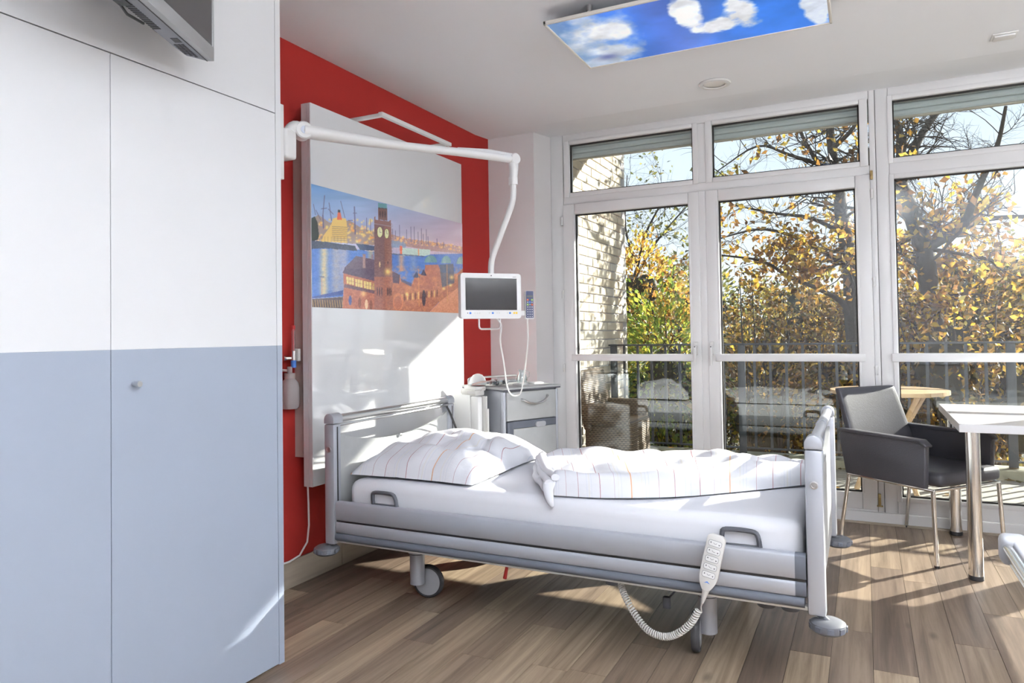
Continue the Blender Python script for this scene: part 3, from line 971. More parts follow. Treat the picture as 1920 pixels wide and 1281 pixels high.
# gas outlet with flow meter and humidifier bottle on the panel's side
fm = thing('oxygen_flow_meter', 'oxygen flow meter with a milky humidifier bottle on the panel side', 'flow meter', (0.05, 2.60, 0.86))
g = G(); g.lathe([(0.0, 0), (0.034, 0.002), (0.042, 0.012), (0.044, 0.03), (0.044, 0.10), (0.040, 0.125), (0.028, 0.14), (0.024, 0.146), (0.026, 0.148), (0.026, 0.172), (0.0, 0.173)], (0.045, 2.585, 0.862))
g.obj('bottle', M['frost'], fm)
g = G(); g.cyl((0.045, 2.585, 1.03), (0.045, 2.585, 1.065), 0.012); g.tube([(0.045, 2.585, 1.045), (0.025, 2.565, 1.048), (0.012, 2.555, 1.05)], 0.006, 8); g.obj('spout', M['frost'], fm)
g = G(); g.cyl((0.055, 2.60, 1.06), (0.055, 2.60, 1.10), 0.013); g.obj('coupling', M['blue'], fm, label='blue coupling')
g = G(); g.cyl((0.055, 2.60, 1.095), (0.055, 2.60, 1.14), 0.014); g.cyl((0.055, 2.60, 1.105), (0.03, 2.57, 1.105), 0.009); g.lathe([(0, 0), (0.012, 0), (0.012, 0.014), (0, 0.016)], (0, 0, 0), 14, 0, Matrix.Translation((0.03, 2.57, 1.105)) @ Matrix.Rotation(PI / 2, 4, 'X')); g.obj('valve', M['chrome'], fm)
g = G(); g.cyl((0.055, 2.60, 1.14), (0.055, 2.60, 1.245), 0.010); g.obj('scale_tube', M['clear'], fm)
g = G(); g.cyl((0.055, 2.60, 1.14), (0.055, 2.60, 1.24), 0.0035, n=8); g.cyl((0.055, 2.60, 1.238), (0.055, 2.60, 1.262), 0.009); g.obj('scale_rod', M['redpl'], fm)
part('wall_socket', M['cream_pl'], fm, ((0.035, 2.612, 1.09), (0.075, 2.631, 1.15)), bev=0.005)

# white cable from the panel down to the skirting
g = G()
cp = [(0.10, 2.641, 0.487), (0.10, 2.645, 0.40), (0.095, 2.652, 0.30), (0.09, 2.645, 0.22), (0.075, 2.61, 0.165), (0.055, 2.56, 0.145), (0.035, 2.50, 0.142), (0.022, 2.42, 0.145), (0.022, 2.30, 0.15), (0.022, 2.1, 0.15)]
g.tube(cp, 0.0045, 8)
tag(g.obj('cable', M['white_pl'], None), 'thin white cable hanging from the panel bottom to the skirting', 'cable')

# ------------------------------------------------------------------ swivel arm with bedside screen
def smooth_path(pts, n=8):
    P_ = [Vector(p) for p in pts]
    P_ = [2 * P_[0] - P_[1]] + P_ + [2 * P_[-1] - P_[-2]]
    out = []
    for i in range(1, len(P_) - 2):
        for k in range(n):
            t = k / n
            a, b, c, d = P_[i - 1], P_[i], P_[i + 1], P_[i + 2]
            out.append(0.5 * ((2 * b) + (c - a) * t + (2 * a - 5 * b + 4 * c - d) * t * t + (3 * b - a - 3 * c + d) * t ** 3))
    out.append(P_[-2])
    return out

sa = thing('swivel_screen_arm', 'long white swivel arm on the wardrobe side carrying the bedside screen', 'swivel arm', (0.56, 2.0, 1.8))
part('mounting_rail', M['white_pl'], sa, ((0.505, 1.992, 1.80), (0.565, 2.022, 2.085)), bev=0.003)
g = G()
g.box((0.510, 2.020, 1.885), (0.575, 2.082, 2.00), 0.012, 3)
g.obj('wall_bracket', M['white_pl'], sa)
J = Vector((0.575, 2.11, 2.005)); EL = Vector((1.075, 2.95, 2.015))
ax = (EL - J).normalized(); side = ax.cross(Vector((0, 0, 1))).normalized()
g = G(); g.tube(smooth_path([(0.545, 2.06, 1.93), (0.547, 2.065, 1.985), (0.56, 2.085, 2.015), J], 5), [0.026] * 15 + [0.030], 14); g.obj('bracket_elbow', M['white_pl'], sa)
g = G()
g.lathe([(0, -0.026), (0.030, -0.026), (0.0345, -0.021), (0.0345, 0.021), (0.030, 0.026), (0, 0.026)], (0, 0, 0), 30, 0, Matrix.Translation(J) @ side.to_track_quat('Z', 'Y').to_matrix().to_4x4())
jn = g.obj('shoulder_joint', M['white_pl'], sa)
g = G(); g.lathe([(0, 0.0262), (0.015, 0.0262), (0.015, 0.028), (0, 0.028)], (0, 0, 0), 22, 0, Matrix.Translation(J) @ side.to_track_quat('Z', 'Y').to_matrix().to_4x4()); g.obj('joint_cap', mat('pale_blue_cap', (0.62, 0.67, 0.78), 0.4), jn)
g = G()
L_ = (EL - J).length
pts = [J + ax * L_ * t + Vector((0, 0, z)) for t, z in ((0, 0), (0.1, -0.002), (0.25, -0.006), (0.42, -0.006), (0.7, 0.0), (1, 0))]
g.tube(pts, [0.0345, 0.034, 0.030, 0.0225, 0.0235, 0.0235], 18, flat=0.75)
g.obj('upper_arm', M['white_pl'], sa)
g = G(); g.tube([J + ax * L_ * 0.70 + Vector((0, 0, 0.018)), J + ax * L_ * 0.86 + Vector((0, 0, 0.022)), EL + Vector((0, 0, 0.014))], [0.003, 0.010, 0.013], 10); g.obj('cover_strip', M['white_pl'], sa)
g = G()
g.lathe([(0, -0.024), (0.022, -0.024), (0.026, -0.019), (0.026, 0.019), (0.022, 0.024), (0, 0.024)], (0, 0, 0), 26, 0, Matrix.Translation(EL) @ side.to_track_quat('Z', 'Y').to_matrix().to_4x4())
g.tube([EL, EL + Vector((0, 0, -0.05)), EL + Vector((-0.003, 0, -0.10))], [0.025, 0.021, 0.018], 16)
g.obj('elbow_joint', M['white_pl'], sa)
g = G(); g.cyl(EL + Vector((-0.003, 0, -0.085)), EL + Vector((-0.003, 0, -0.118)), 0.0215); g.obj('swivel_collar', M['white_pl'], sa)
g = G(); g.tube(smooth_path([EL + Vector((-0.003, 0, -0.11)), EL + Vector((-0.004, 0, -0.165)), EL + Vector((-0.012, 0, -0.205)), EL + Vector((-0.030, 0, -0.25)), EL + Vector((-0.075, 0, -0.35)), EL + Vector((-0.118, 0.003, -0.445)), EL + Vector((-0.130, 0.01, -0.485)), EL + Vector((-0.132, 0.012, -0.525))], 6), 0.0145, 14); g.obj('bent_tube', M['white_pl'], sa)

SCR = Matrix.Translation((0.942, 2.95, 1.385)) @ Matrix.Rotation(math.radians(48), 4, 'Z')   # local x right, -y towards the viewer, z up
def inM(Mx, name, boxes, mats, parent, bev=0.0, seg=2, smooth=35, label=None):
    g = G()
    for a, b in boxes:
        g.box(a, b, bev, seg, M=Mx)
    return g.obj(name, mats, parent, smooth, label=label)
def round_plate(g, Mx, x0, x1, z0, z1, y0, y1, r=0.012, n=6, mi=0):
    pts = []
    for cx, cz, a0 in ((x1 - r, z1 - r, 0), (x0 + r, z1 - r, 90), (x0 + r, z0 + r, 180), (x1 - r, z0 + r, 270)):
        for k in range(n + 1):
            a = math.radians(a0 + 90 * k / n)
            pts.append((cx + r * math.cos(a), y0, cz + r * math.sin(a)))
    t = G()
    t.prism(pts, (0, y1 - y0, 0))
    g.merge(t.bm, mi, Mx)
mo = thing('bedside_screen', 'white bedside screen with dark display hanging from the swivel arm', 'screen', (0.942, 2.95, 1.27))
g = G(); round_plate(g, SCR, -0.150, 0.150, -0.106, 0.106, -0.018, 0.020, 0.014); g.obj('housing', M['white_pl'], mo)
g = G(); round_plate(g, SCR, -0.127, 0.128, -0.066, 0.083, -0.0195, -0.017, 0.001, 1); g.obj('display', M['screen'], mo)
for x, m_, r in ((-0.128, 'greyprint', .0025), (-0.114, 'blue', .005), (-0.09, 'cream_pl', .0025), (-0.076, 'cream_pl', .0025), (-0.064, 'cream_pl', .0025), (-0.012, 'cream_pl', .003), (0.006, 'blue', .005), (0.03, 'cream_pl', .0025), (0.042, 'cream_pl', .0025), (0.086, 'cream_pl', .003), (0.10, 'blue', .005), (0.123, 'yellow', .005), (0.136, 'yellow', .005)):
    g = G(); g.lathe([(0, 0), (r, 0), (r, 0.001), (0, 0.001)], (0, 0, 0), 14, 0, SCR @ Matrix.Translation((x * 0.92, -0.0185, -0.080)) @ Matrix.Rotation(PI / 2, 4, 'X')); g.obj('touch_button', M[m_], mo)
g = G(); g.lathe([(0, 0), (0.003, 0), (0.003, 0.001), (0, 0.001)], (0, 0, 0), 12, 0, SCR @ Matrix.Translation((0.0, -0.0185, 0.095)) @ Matrix.Rotation(PI / 2, 4, 'X')); g.obj('camera_lens', M['greyprint'], mo)
part_ = inM(SCR, 'brand_print', [((0.108, -0.0188, 0.0895), (0.126, -0.018, 0.0912))], M['greyprint'], mo, smooth=0)
g = G()
g.tube([SCR @ Vector(p) for p in ((-0.055, 0.004, -0.1055), (-0.055, 0.004, -0.142), (-0.052, 0.004, -0.150), (-0.044, 0.004, -0.154), (0.038, 0.004, -0.154), (0.046, 0.004, -0.150), (0.049, 0.004, -0.142), (0.049, 0.004, -0.105))], 0.0045, 10)
g.obj('grab_handle', M['steel'], mo)
ph = thing('telephone_handset', 'slim navy keypad telephone handset clipped to the right of the bedside screen', 'telephone', tuple(SCR @ Vector((0.198, 0, -0.11))))
g = G(); round_plate(g, SCR, 0.176, 0.219, -0.108, 0.026, -0.010, 0.012, 0.006); g.box((0.148, 0.0, -0.092), (0.182, 0.012, -0.068), 0.003, 2, M=SCR); g.obj('cradle', M['white_pl'], ph)
g = G(); round_plate(g, SCR, 0.178, 0.216, -0.104, 0.025, -0.0125, -0.009, 0.003, 2); g.obj('keypad_face', M['navy'], ph)
part_ = inM(SCR, 'display_strip', [((0.182, -0.0132, -0.004), (0.212, -0.0124, 0.004))], mat('phone_lcd', (0.10, 0.11, 0.09), 0.3), ph, smooth=0)
for r_ in range(8):
    for c_ in range(3):
        z = -0.017 - 0.0115 * r_
        m_ = {(0, 0): 'orange', (0, 2): 'green', (1, 1): 'blue', (2, 0): 'green', (2, 2): 'orange'}.get((r_, c_), 'cream_pl')
        w_ = 0.0042 if m_ in ('orange', 'green', 'blue') else 0.0022
        if (r_, c_) == (0, 1): continue
        x = 0.186 + 0.0112 * c_
        inM(SCR, 'key', [((x - w_, -0.0134, z - w_), (x + w_, -0.0122, z + w_))], M[m_], ph, smooth=0)
g = G()
g.tube(smooth_path([SCR @ Vector((0.012, 0.028, -0.09)), (0.975, 2.99, 1.255), (0.915, 3.1, 1.171), (0.831, 3.3, 1.058), (0.715, 3.55, 0.943), (0.668, 3.68, 0.873), (0.668, 3.74, 0.845), (0.682, 3.80, 0.856), (0.711, 3.78, 0.928), (0.815, 3.6, 1.046), (0.971, 3.3, 1.168), SCR @ Vector((0.197, 0.018, -0.095))], 6), 0.0042, 8)
tag(g.obj('cable', M['white_pl'], None), 'white cable looping from the screen and handset down over the bedside cabinet', 'cable')

# ------------------------------------------------------------------ hospital beds (local: x head to foot, y near to far, z up)
BL, BW = 2.062, 1.045
def bed_end(x0, x1, parent, head):
    xm = (x0 + x1) / 2
    for y0, y1, sgn in ((0.0, 0.052, 1), (BW - 0.052, BW, -1)):
        g = G()
        g.box((x0, y0, 0.278), (x1, y1, 0.812), 0.008, 2)
        po = g.obj('corner_post', M['alu'], parent)
        g = G()
        ring = []
        n = 10
        prof = [(x0, 0.815)] + [(xm + (x1 - x0) / 2 * math.cos(a), 0.832 + 0.0275 * math.sin(a)) for a in [PI - PI * k / n for k in range(n + 1)]] + [(x1, 0.815)]
        g.prism([(x, y0, z) for x, z in prof], (0, (y1 - y0) * (1.25), 0) if sgn > 0 else (0, 0, 0) if False else (0, (y1 - y0), 0), bev=0.002)
        g.obj('post_cap', M['alu'], po)
        gx = x1 - 0.001 if head else x0 + 0.001
        part('groove', M['black'], po, ((gx - 0.0015, (y0 + y1) / 2 - 0.004, 0.30), (gx + 0.0015, (y0 + y1) / 2 + 0.004, 0.80)), smooth=0)
        g = G()
        yy = y0 if sgn > 0 else y1
        g.lathe([(0, -0.002), (0.013, -0.002), (0.013, 0.003), (0.009, 0.004), (0.008, 0.002), (0, 0.002)], (0, 0, 0), 18, 0, Matrix.Translation((xm, yy, 0.700)) @ Matrix.Rotation(PI / 2 * sgn, 4, 'X'))
        g.obj('lock_button', M['steel'], po)
        # bumper roller under the post
        cx, cy = (x0 - 0.0 if head else x1 + 0.004), (y0 + 0.012 if sgn > 0 else y1 - 0.012)
        g = G()
        g.lathe([(0, -0.018), (0.043, -0.018), (0.053, -0.010), (0.056, 0.002), (0.053, 0.013), (0.044, 0.019), (0.014, 0.021), (0, 0.021)], (cx, cy, 0.248), 28)
        g.cyl((cx, cy, 0.262), (xm, (y0 + y1) / 2, 0.282), 0.010)
        br = g.obj('bumper_roller', M['roller'], parent)
        g = G()
        for k in range(9):
            a = 2 * PI * k / 9
            g.box((-0.0015, -0.010, -0.0085), (0.003, 0.010, 0.0085), 0.001, 1, M=Matrix.Translation((cx, cy, 0.249)) @ Matrix.Rotation(a, 4, 'Z') @ Matrix.Translation((0.0545, 0, 0)))
        g.obj('grip_pads', M['alu_dk'], br)
    g = G(); g.cyl((xm, 0.045, 0.833), (xm, BW - 0.045, 0.833), 0.0185, n=18); tu = g.obj('push_bar', M['steel' if head else 'alu'], parent)
    if head:
        g = G(); g.cyl((xm + 0.012, 0.045, 0.805), (xm + 0.012, BW - 0.045, 0.805), 0.006, n=10); g.obj('lower_bar', M['steel'], parent)
    else:
        g = G(); g.cyl((xm, 0.50, 0.833), (xm, 0.56, 0.833), 0.021, n=18); g.obj('sleeve', M['alu'], tu)
    # end board with a sagging top edge
    pts = []
    n = 20
    for k in range(n + 1):
        t_ = k / n
        pts.append((xm - 0.008, 0.050 + (BW - 0.10) * t_, 0.772 - 0.075 * (1 - (2 * t_ - 1) ** 2) ** 0.8))
    pts += [(xm - 0.008, BW - 0.05, 0.30), (xm - 0.008, 0.05, 0.30)]
    g = G(); g.prism(pts, (0.016, 0, 0)); g.obj('end_board', M['concrete'], parent, smooth=0)
    if head:
        g = G(); g.box((xm + 0.006, 0.515, 0.690), (xm + 0.022, 0.535, 0.705), 0.003); g.obj('hook', M['steel'], parent)
        g = G(); g.tube(smooth_path([(xm + 0.02, BW - 0.075, 0.80), (xm + 0.035, BW - 0.06, 0.76), (xm + 0.05, BW - 0.03, 0.68), (xm + 0.06, BW + 0.0, 0.62)], 6), 0.006, 8); g.obj('black_hose', M['black'], parent)

def side_rail(parent, y0, s):
    """two stacked boards and a rubber strip; s = +1 near side (faces -y)"""
    def prof(z0, z1, d=0.026, r=0.010):
        o = y0
        i = y0 + s * d
        return [(o + s * 0.004, z0), (o, z0 + 0.004), (o, z1 - r), (o + s * 0.003, z1 - 0.003), (o + s * r, z1), (i, z1), (i, z0)]
    x0, x1 = 0.060, BL - 0.092
    for nm, z0, z1, m_ in (('upper_rail', 0.388, 0.470, 'alu'), ('lower_rail', 0.331, 0.381, 'alu')):
        g = G(); g.prism([(x0, y, z) for y, z in prof(z0, z1)], (x1 - x0, 0, 0)); ra = g.obj(nm, M[m_], parent, smooth=50)
        g = G(); g.prism([(x1, y, z) for y, z in prof(z0, z1, 0.028)], (0.034, 0, 0)); g.obj('end_cap', M['alu_dk'], ra, smooth=50)
    part('gap_strip', M['black'], parent, ((x0, min(y0 + s * 0.006, y0 + s * 0.02), 0.378), (x1 + 0.03, max(y0 + s * 0.006, y0 + s * 0.02), 0.392)), smooth=0)
    g = G(); g.tube([(x0, y0 + s * 0.014, 0.313), (x1 + 0.028, y0 + s * 0.014, 0.313)], 0.0215, 16, flat=0.85); g.obj('rubber_strip', M['alu_dk'], parent)
    part('frame_beam', M['cream_pl'], parent, ((0.055, min(y0 + s * 0.012, y0 + s * 0.05), 0.286), (BL - 0.055, max(y0 + s * 0.012, y0 + s * 0.05), 0.300)), bev=0.003)
    for hx in (0.245, 1.735):
        g = G()
        P_ = [(hx, y0 + s * 0.03, 0.468), (hx, y0 + s * 0.026, 0.505), (hx + 0.014, y0 + s * 0.024, 0.522), (hx + 0.098, y0 + s * 0.024, 0.522), (hx + 0.118, y0 + s * 0.026, 0.506), (hx + 0.124, y0 + s * 0.03, 0.468)]
        g.tube(smooth_path(P_, 4), 0.0085, 10)
        g.box((hx - 0.006, min(y0 + s * 0.022, y0 + s * 0.036), 0.462), (hx + 0.130, max(y0 + s * 0.022, y0 + s * 0.036), 0.474), 0.003)
        g.obj('mattress_stop', M['dark'], parent, label='dark grey mattress retaining loop')

def castor(parent, cx, cy, wxo, wyo, az):
    """column at (cx, cy); wheel centre offset; az = direction of the axle"""
    g = G()
    g.cyl((cx, cy, 0.345), (cx, cy, 0.215), 0.040, n=20)
    g.cyl((cx, cy, 0.218), (cx, cy, 0.075), 0.034, n=20)
    co = g.obj('castor_column', M['alu'], parent)
    g = G(); g.cyl((cx, cy, 0.210), (cx, cy, 0.218), 0.0365, n=20); g.obj('ring', M['dark'], co)
    Mx = Matrix.Translation((cx + wxo, cy + wyo, 0.0755)) @ Matrix.Rotation(az, 4, 'Z') @ Matrix.Rotation(PI / 2, 4, 'Y')
    g = G(); g.lathe([(0.061, -0.015), (0.068, -0.016), (0.0745, -0.008), (0.0755, 0), (0.0745, 0.008), (0.068, 0.016), (0.061, 0.015)], (0, 0, 0), 36, 0, Mx); wh = g.obj('castor_wheel', M['tyre'], parent)
    g = G(); g.lathe([(0, -0.019), (0.045, -0.018), (0.062, -0.013), (0.062, 0.013), (0.045, 0.018), (0, 0.019)], (0, 0, 0), 32, 0, Mx); g.obj('wheel_disc', M['hub'], wh)

def make_bed(label):
    b = thing('hospital_bed', label, 'bed', (0, 0, 0))
    bed_end(0.0, 0.055, b, True)
    bed_end(BL - 0.055, BL, b, False)
    side_rail(b, 0.004, 1)
    side_rail(b, BW - 0.004, -1)
    g = G()
    g.box((0.06, 0.06, 0.345), (BL - 0.06, BW - 0.06, 0.372), 0.004)
    g.box((0.30, 0.16, 0.285), (1.72, 0.21, 0.345), 0.004); g.box((0.30, BW - 0.21, 0.285), (1.72, BW - 0.16, 0.345), 0.004)
    for x in (0.32, 1.62):
        g.box((x, 0.16, 0.285), (x + 0.07, BW - 0.16, 0.345), 0.004)
    g.obj('mattress_base', M['alu_dk'], b)
    castor(b, 0.335, 0.235, 0.030, 0.045, math.radians(100))
    castor(b, 1.640, 0.235, -0.042, -0.012, math.radians(8))
    castor(b, 0.335, BW - 0.235, 0.03, 0.05, math.radians(80))
    castor(b, 1.640, BW - 0.235, 0.045, 0.02, math.radians(10))
    g = G(); g.tube([(0.842, 0.16, 0.30), (0.840, 0.155, 0.25), (0.836, 0.150, 0.225)], 0.004, 8); rl_ = g.obj('release_rod', M['steel'], b)
    g = G(); g.tube([(0.837, 0.151, 0.238), (0.828, 0.148, 0.19)], [0.0065, 0.0085], 10); g.obj('red_grip', M['redpl'], rl_, label='red emergency release grip')
    g = G()
    g.cyl((1.318, 0.10, 0.287), (1.318, 0.10, 0.255), 0.032)
    g.obj('cable_socket', M['dark'], b)
    for x in (1.86, 1.94):
        g = G(); g.lathe([(0, 0), (0.030, 0), (0.033, 0.006), (0.033, 0.05), (0.0, 0.056)], (x, 0.16, 0.232), 20); g.obj('motor_foot', M['dark'], b)
    g = G(); g.tube([(1.60, 0.20, 0.285), (1.55, 0.18, 0.25), (1.51, 0.165, 0.205)], [0.004, 0.004, 0.004], 8); g.box((1.488, 0.155, 0.165), (1.518, 0.175, 0.21), 0.005); g.obj('brake_pedal', M['dark'], b)
    return b

bed = make_bed('silver hospital bed with pillow and duvet, head against the harbour panel')
bed.location = (0.326, 2.5, 0)

def soft_box(name, a, b, r, m_, label, cat, amp=0.004, group=None):
    t_ = bmesh.new()
    bmesh.ops.create_cube(t_, size=1.0)
    for v in t_.verts:
        v.co = Vector((a[i] + (v.co[i] + 0.5) * (b[i] - a[i]) for i in range(3)))
    bmesh.ops.bevel(t_, geom=t_.edges[:], offset=r, segments=5, profile=0.5, affect='EDGES')
    bmesh.ops.subdivide_edges(t_, edges=[e for e in t_.edges if e.calc_length() > 0.3], cuts=14, use_grid_fill=True)
    g = G(); g.merge(t_)
    for v in g.bm.verts:
        v.co.z += amp * (math.sin(v.co.x * 9 + v.co.y * 3) + math.sin(v.co.x * 4 - v.co.y * 11)) * (1 if v.co.z > a[2] + 0.1 else 0)
    return tag(g.obj(name, M[m_], None, smooth=60), label, cat, group)
soft_box('mattress', (0.42, 2.545, 0.374), (2.318, 3.50, 0.565), 0.045, 'sheet', 'mattress in a white fitted sheet on the hospital bed', 'mattress', 0.002)

# pillow
def pillow(name, cx, cy, z0, a, b, H, label):
    n = 44
    top, bot, uv = [], [], []
    for i in range(n + 1):
        rt, rb, ru = [], [], []
        for j in range(n + 1):
            u, v = -1 + 2 * i / n, -1 + 2 * j / n
            pu = 1 - 0.055 * (1 - v * v) - 0.02 * math.sin(3 * v)
            pv = 1 - 0.045 * (1 - u * u)
            e = max(0.0, (1 - u ** 4) * (1 - v ** 4))
            f = max(0.0, (1 - u * u) * (1 - v * v)) ** 0.5
            h = H * (0.45 * e ** 0.5 + 0.55 * f)
            wr = 0.007 * math.sin(9 * u + 5 * v + 2 * math.sin(4 * v)) + 0.008 * math.sin(4 * u - 9 * v + 1.5 * math.sin(5 * u)) + 0.005 * math.sin(17 * v + 3 * u)
            crease = 0.026 * math.exp(-((u - 0.55 + 0.25 * v) / 0.10) ** 2) * (1 if v < 0.3 else 0.3) + 0.022 * math.exp(-((v + 0.52 + 0.15 * u) / 0.08) ** 2) * (1 if -0.6 < u < 0.5 else 0.2)
            z = z0 + 0.012 + h + (wr - crease) * f ** 0.6
            x, y = cx + a * u * pu, cy + b * v * pv
            rt.append((x, y, max(z, z0 + 0.006)))
            rb.append((x, y, z0 + 0.004 + 0.006 * (1 - f)))
            ru.append((a * u + 0.02 * math.sin(4 * v) + 0.01 * math.sin(9 * v + 2) + 1.0, b * v))
        top.append(rt); bot.append(rb); uv.append(ru)
    g = G()
    g.grid(top, 0, uv); g.grid([r[::-1] for r in bot], 0, [r[::-1] for r in uv])
    bmesh.ops.remove_doubles(g.bm, verts=g.bm.verts[:], dist=0.003)
    return tag(g.obj(name, M['stripe'], None, smooth=70), label, 'pillow')
pillow('pillow', 0.722, 2.985, 0.568, 0.318, 0.40, 0.150, 'plump white pillow with thin red and orange stripes at the bed head')

# duvet
def poly_at(P_, s):
    s = s * (len(P_) - 1)
    i = min(int(s), len(P_) - 2)
    t_ = s - i
    a, b = Vector(P_[i]), Vector(P_[i + 1])
    return a + (b - a) * t_
def duvet():
    N_ = smooth_path([(1.405, 2.560, 0), (1.62, 2.600, 0), (1.86, 2.720, 0), (2.07, 2.905, 0), (2.315, 3.16, 0)], 8)
    F_ = smooth_path([(1.10, 3.14, 0), (1.22, 3.40, 0), (1.60, 3.47, 0), (2.0, 3.48, 0), (2.320, 3.47, 0)], 8)
    n, m_ = 96, 46
    z0 = 0.5695
    top, bot, uv = [], [], []
    for i in range(n + 1):
        s_ = i / n
        a, b = poly_at(N_, s_), poly_at(F_, s_)
        rt, rb, ru = [], [], []
        for j in range(m_ + 1):
            t_ = (j / m_) ** 1.25
            p = a + (b - a) * t_
            d = (b - a).length * t_
            H = 0.078 + 0.014 * math.sin(2.2 * s_ + 0.4) - 0.040 * t_
            en = math.sqrt(max(0.0, 1 - max(0.0, 1 - d / 0.055) ** 2))
            ds = s_ * 1.15
            es = math.sqrt(max(0.0, 1 - max(0.0, 1 - ds / 0.05) ** 2))
            de = (1 - s_) * 1.15
            ee = math.sqrt(max(0.0, 1 - max(0.0, 1 - de / 0.03) ** 2)) * 0.5 + 0.5
            df = (b - a).length * (1 - t_)
            ef = math.sqrt(max(0.0, 1 - max(0.0, 1 - df / 0.06) ** 2))
            e = en * es * ee * ef
            wr = 0.010 * math.sin(14 * s_ + 7 * t_ + 2 * math.sin(6 * t_)) + 0.008 * math.sin(31 * s_ - 9 * t_) * (0.4 + s_) + 0.007 * math.sin(22 * t_ + 6 * s_)
            wr += 0.018 * math.exp(-((s_ - 0.83 + 0.22 * t_) / 0.05) ** 2) + 0.016 * math.exp(-((s_ - 0.70 + 0.3 * t_) / 0.035) ** 2) * t_
            fold = 0.016 * max(0, 1 - ds / 0.22) * t_
            bulge = 0.020 * math.sqrt(max(0.0, 1 - (2 * min(d / 0.055, 1) * 0.5 - 0.5) ** 2 * 4)) if d < 0.055 else 0
            rt.append((p.x, p.y, z0 + 0.004 + e * (H + wr * min(1, d / 0.12) + fold)))
            rb.append((p.x, p.y, z0 + 0.002))
            ru.append((0.30 + ds, d))
        top.append(rt); bot.append(rb); uv.append(ru)
    g = G()
    g.grid(top, 0, uv); g.grid([r[::-1] for r in bot], 0, [r[::-1] for r in uv])
    # layered folds along the open left edge and the hanging corner
    L0, L1 = Vector((1.405, 2.560, 0)), Vector((1.10, 3.14, 0))
    nrm = Vector((-0.86, -0.46, 0))
    for k, (off, zz, rr_, fl) in enumerate(((0.012, 0.019, 0.021, 0.8), (0.000, 0.043, 0.021, 0.8), (-0.016, 0.064, 0.020, 0.8))):
        pts = []
        for q in range(22):
            t_ = q / 21
            p = L0.lerp(L1, t_) + nrm * (off + 0.006 * math.sin(5 * t_ + 2 * k) + 0.015 * math.sin(PI * t_))
            pts.append((p.x, p.y, z0 + zz + 0.008 * math.sin(9 * t_ + k) + 0.002))
        g.tube(pts, [rr_ * (0.75 + 0.35 * math.sin(PI * q / 21) + 0.12 * math.sin(q * 1.3 + k)) for q in range(22)], 10, flat=fl)
    g.tube(smooth_path([(1.395, 2.585, z0 + 0.055), (1.398, 2.552, z0 + 0.03), (1.415, 2.530, z0 - 0.005), (1.428, 2.526, z0 - 0.032)], 4), [0.026, 0.027, 0.026, 0.024, 0.022, 0.020, 0.019, 0.018, 0.016, 0.014, 0.012, 0.009, 0.005], 9, flat=0.6)
    if True:
        for f in g.bm.faces:
            for l in f.loops:
                if l[g.uv].uv.length < 1e-9:
                    l[g.uv].uv = (0.24 + 0.0, 0.0)
    bmesh.ops.remove_doubles(g.bm, verts=g.bm.verts[:], dist=0.0015)
    return tag(g.obj('duvet', M['stripe'], None, smooth=75), 'folded white duvet with thin red and orange stripes across the foot of the bed', 'duvet')
duvet()

# over-bed table reaching into the bottom right corner
ob_ = thing('over_bed_table', 'white rolling table with chrome edge rails cut off at the bottom right corner', 'table', (3.25, 1.1, 0))
part('table_top', mat('lavender_white_tray', (0.74, 0.75, 0.80), 0.18), ob_, ((2.735, 0.78, 0.822), (3.60, 1.478, 0.840)), bev=0.008, seg=3)
for x, y in ((2.718, 1.450), (2.718, 0.765), (3.575, 1.450), (3.575, 0.765)):
    g = G(); g.box((x, y, 0.796), (x + 0.042, y + 0.042, 0.846), 0.011, 3); g.obj('corner_cap', M['hub'], ob_)
for y0, y1 in ((0.79, 1.465),):
    for x in (2.729, 3.606):
        g = G(); g.cyl((x, y0, 0.826), (x, y1, 0.826), 0.0085, n=14); g.cyl((x + 0.003, y0, 0.804), (x + 0.003, y1, 0.804), 0.005, n=12); g.obj('edge_rail', M['chrome'], ob_)
for y in (0.776, 1.482):
    g = G(); g.cyl((2.75, y, 0.826), (3.59, y, 0.826), 0.0085, n=14); g.obj('edge_rail', M['alu'], ob_)
part('column', M['alu'], ob_, ((3.50, 1.08, 0.09), (3.56, 1.16, 0.822)), bev=0.006)
g = G(); g.box((2.95, 0.86, 0.05), (3.58, 0.91, 0.09), 0.008); g.box((2.95, 1.33, 0.05), (3.58, 1.38, 0.09), 0.008); g.box((3.49, 0.86, 0.05), (3.57, 1.38, 0.09), 0.008); g.obj('base_frame', M['alu'], ob_)
for x in (2.98, 3.55):
    for y in (0.885, 1.355):
        g = G(); g.lathe([(0, -0.011), (0.022, -0.011), (0.026, -0.005), (0.026, 0.005), (0.022, 0.011), (0, 0.011)], (0, 0, 0), 18, 0, Matrix.Translation((x, y, 0.0265)) @ Matrix.Rotation(PI / 2, 4, 'X')); g.obj('castor', M['tyre'], ob_)

# hand control with spiral cord hanging on the rail
HC = Matrix.Translation((2.037, 2.462, 0.422)) @ Matrix.Rotation(math.radians(12), 4, 'Y') @ Matrix.Rotation(math.radians(-6), 4, 'X')
hc = thing('bed_hand_control', 'pale grey bed hand control with button rows, hooked on the near side rail', 'remote control', (2.02, 2.47, 0.33))
g = G()
prof = []
for k in range(29):
    t_ = k / 28
    z = 0.095 - 0.19 * t_
    w = 0.031 * (1 - 0.62 * max(0, (t_ - 0.72) / 0.28) ** 2.0) * (1 - 0.45 * max(0, (0.06 - t_) / 0.06) ** 2)
    prof.append((w, z))
pts = [(w, -0.011, z) for w, z in prof] + [(-w, -0.011, z) for w, z in prof[::-1]]
t_ = G(); t_.prism(pts, (0, 0.022, 0), bev=0.0035); g.merge(t_.bm, 0, HC)
g.box((-0.02, 0.011, 0.02), (0.02, 0.030, 0.075), 0.003, 2, M=HC)
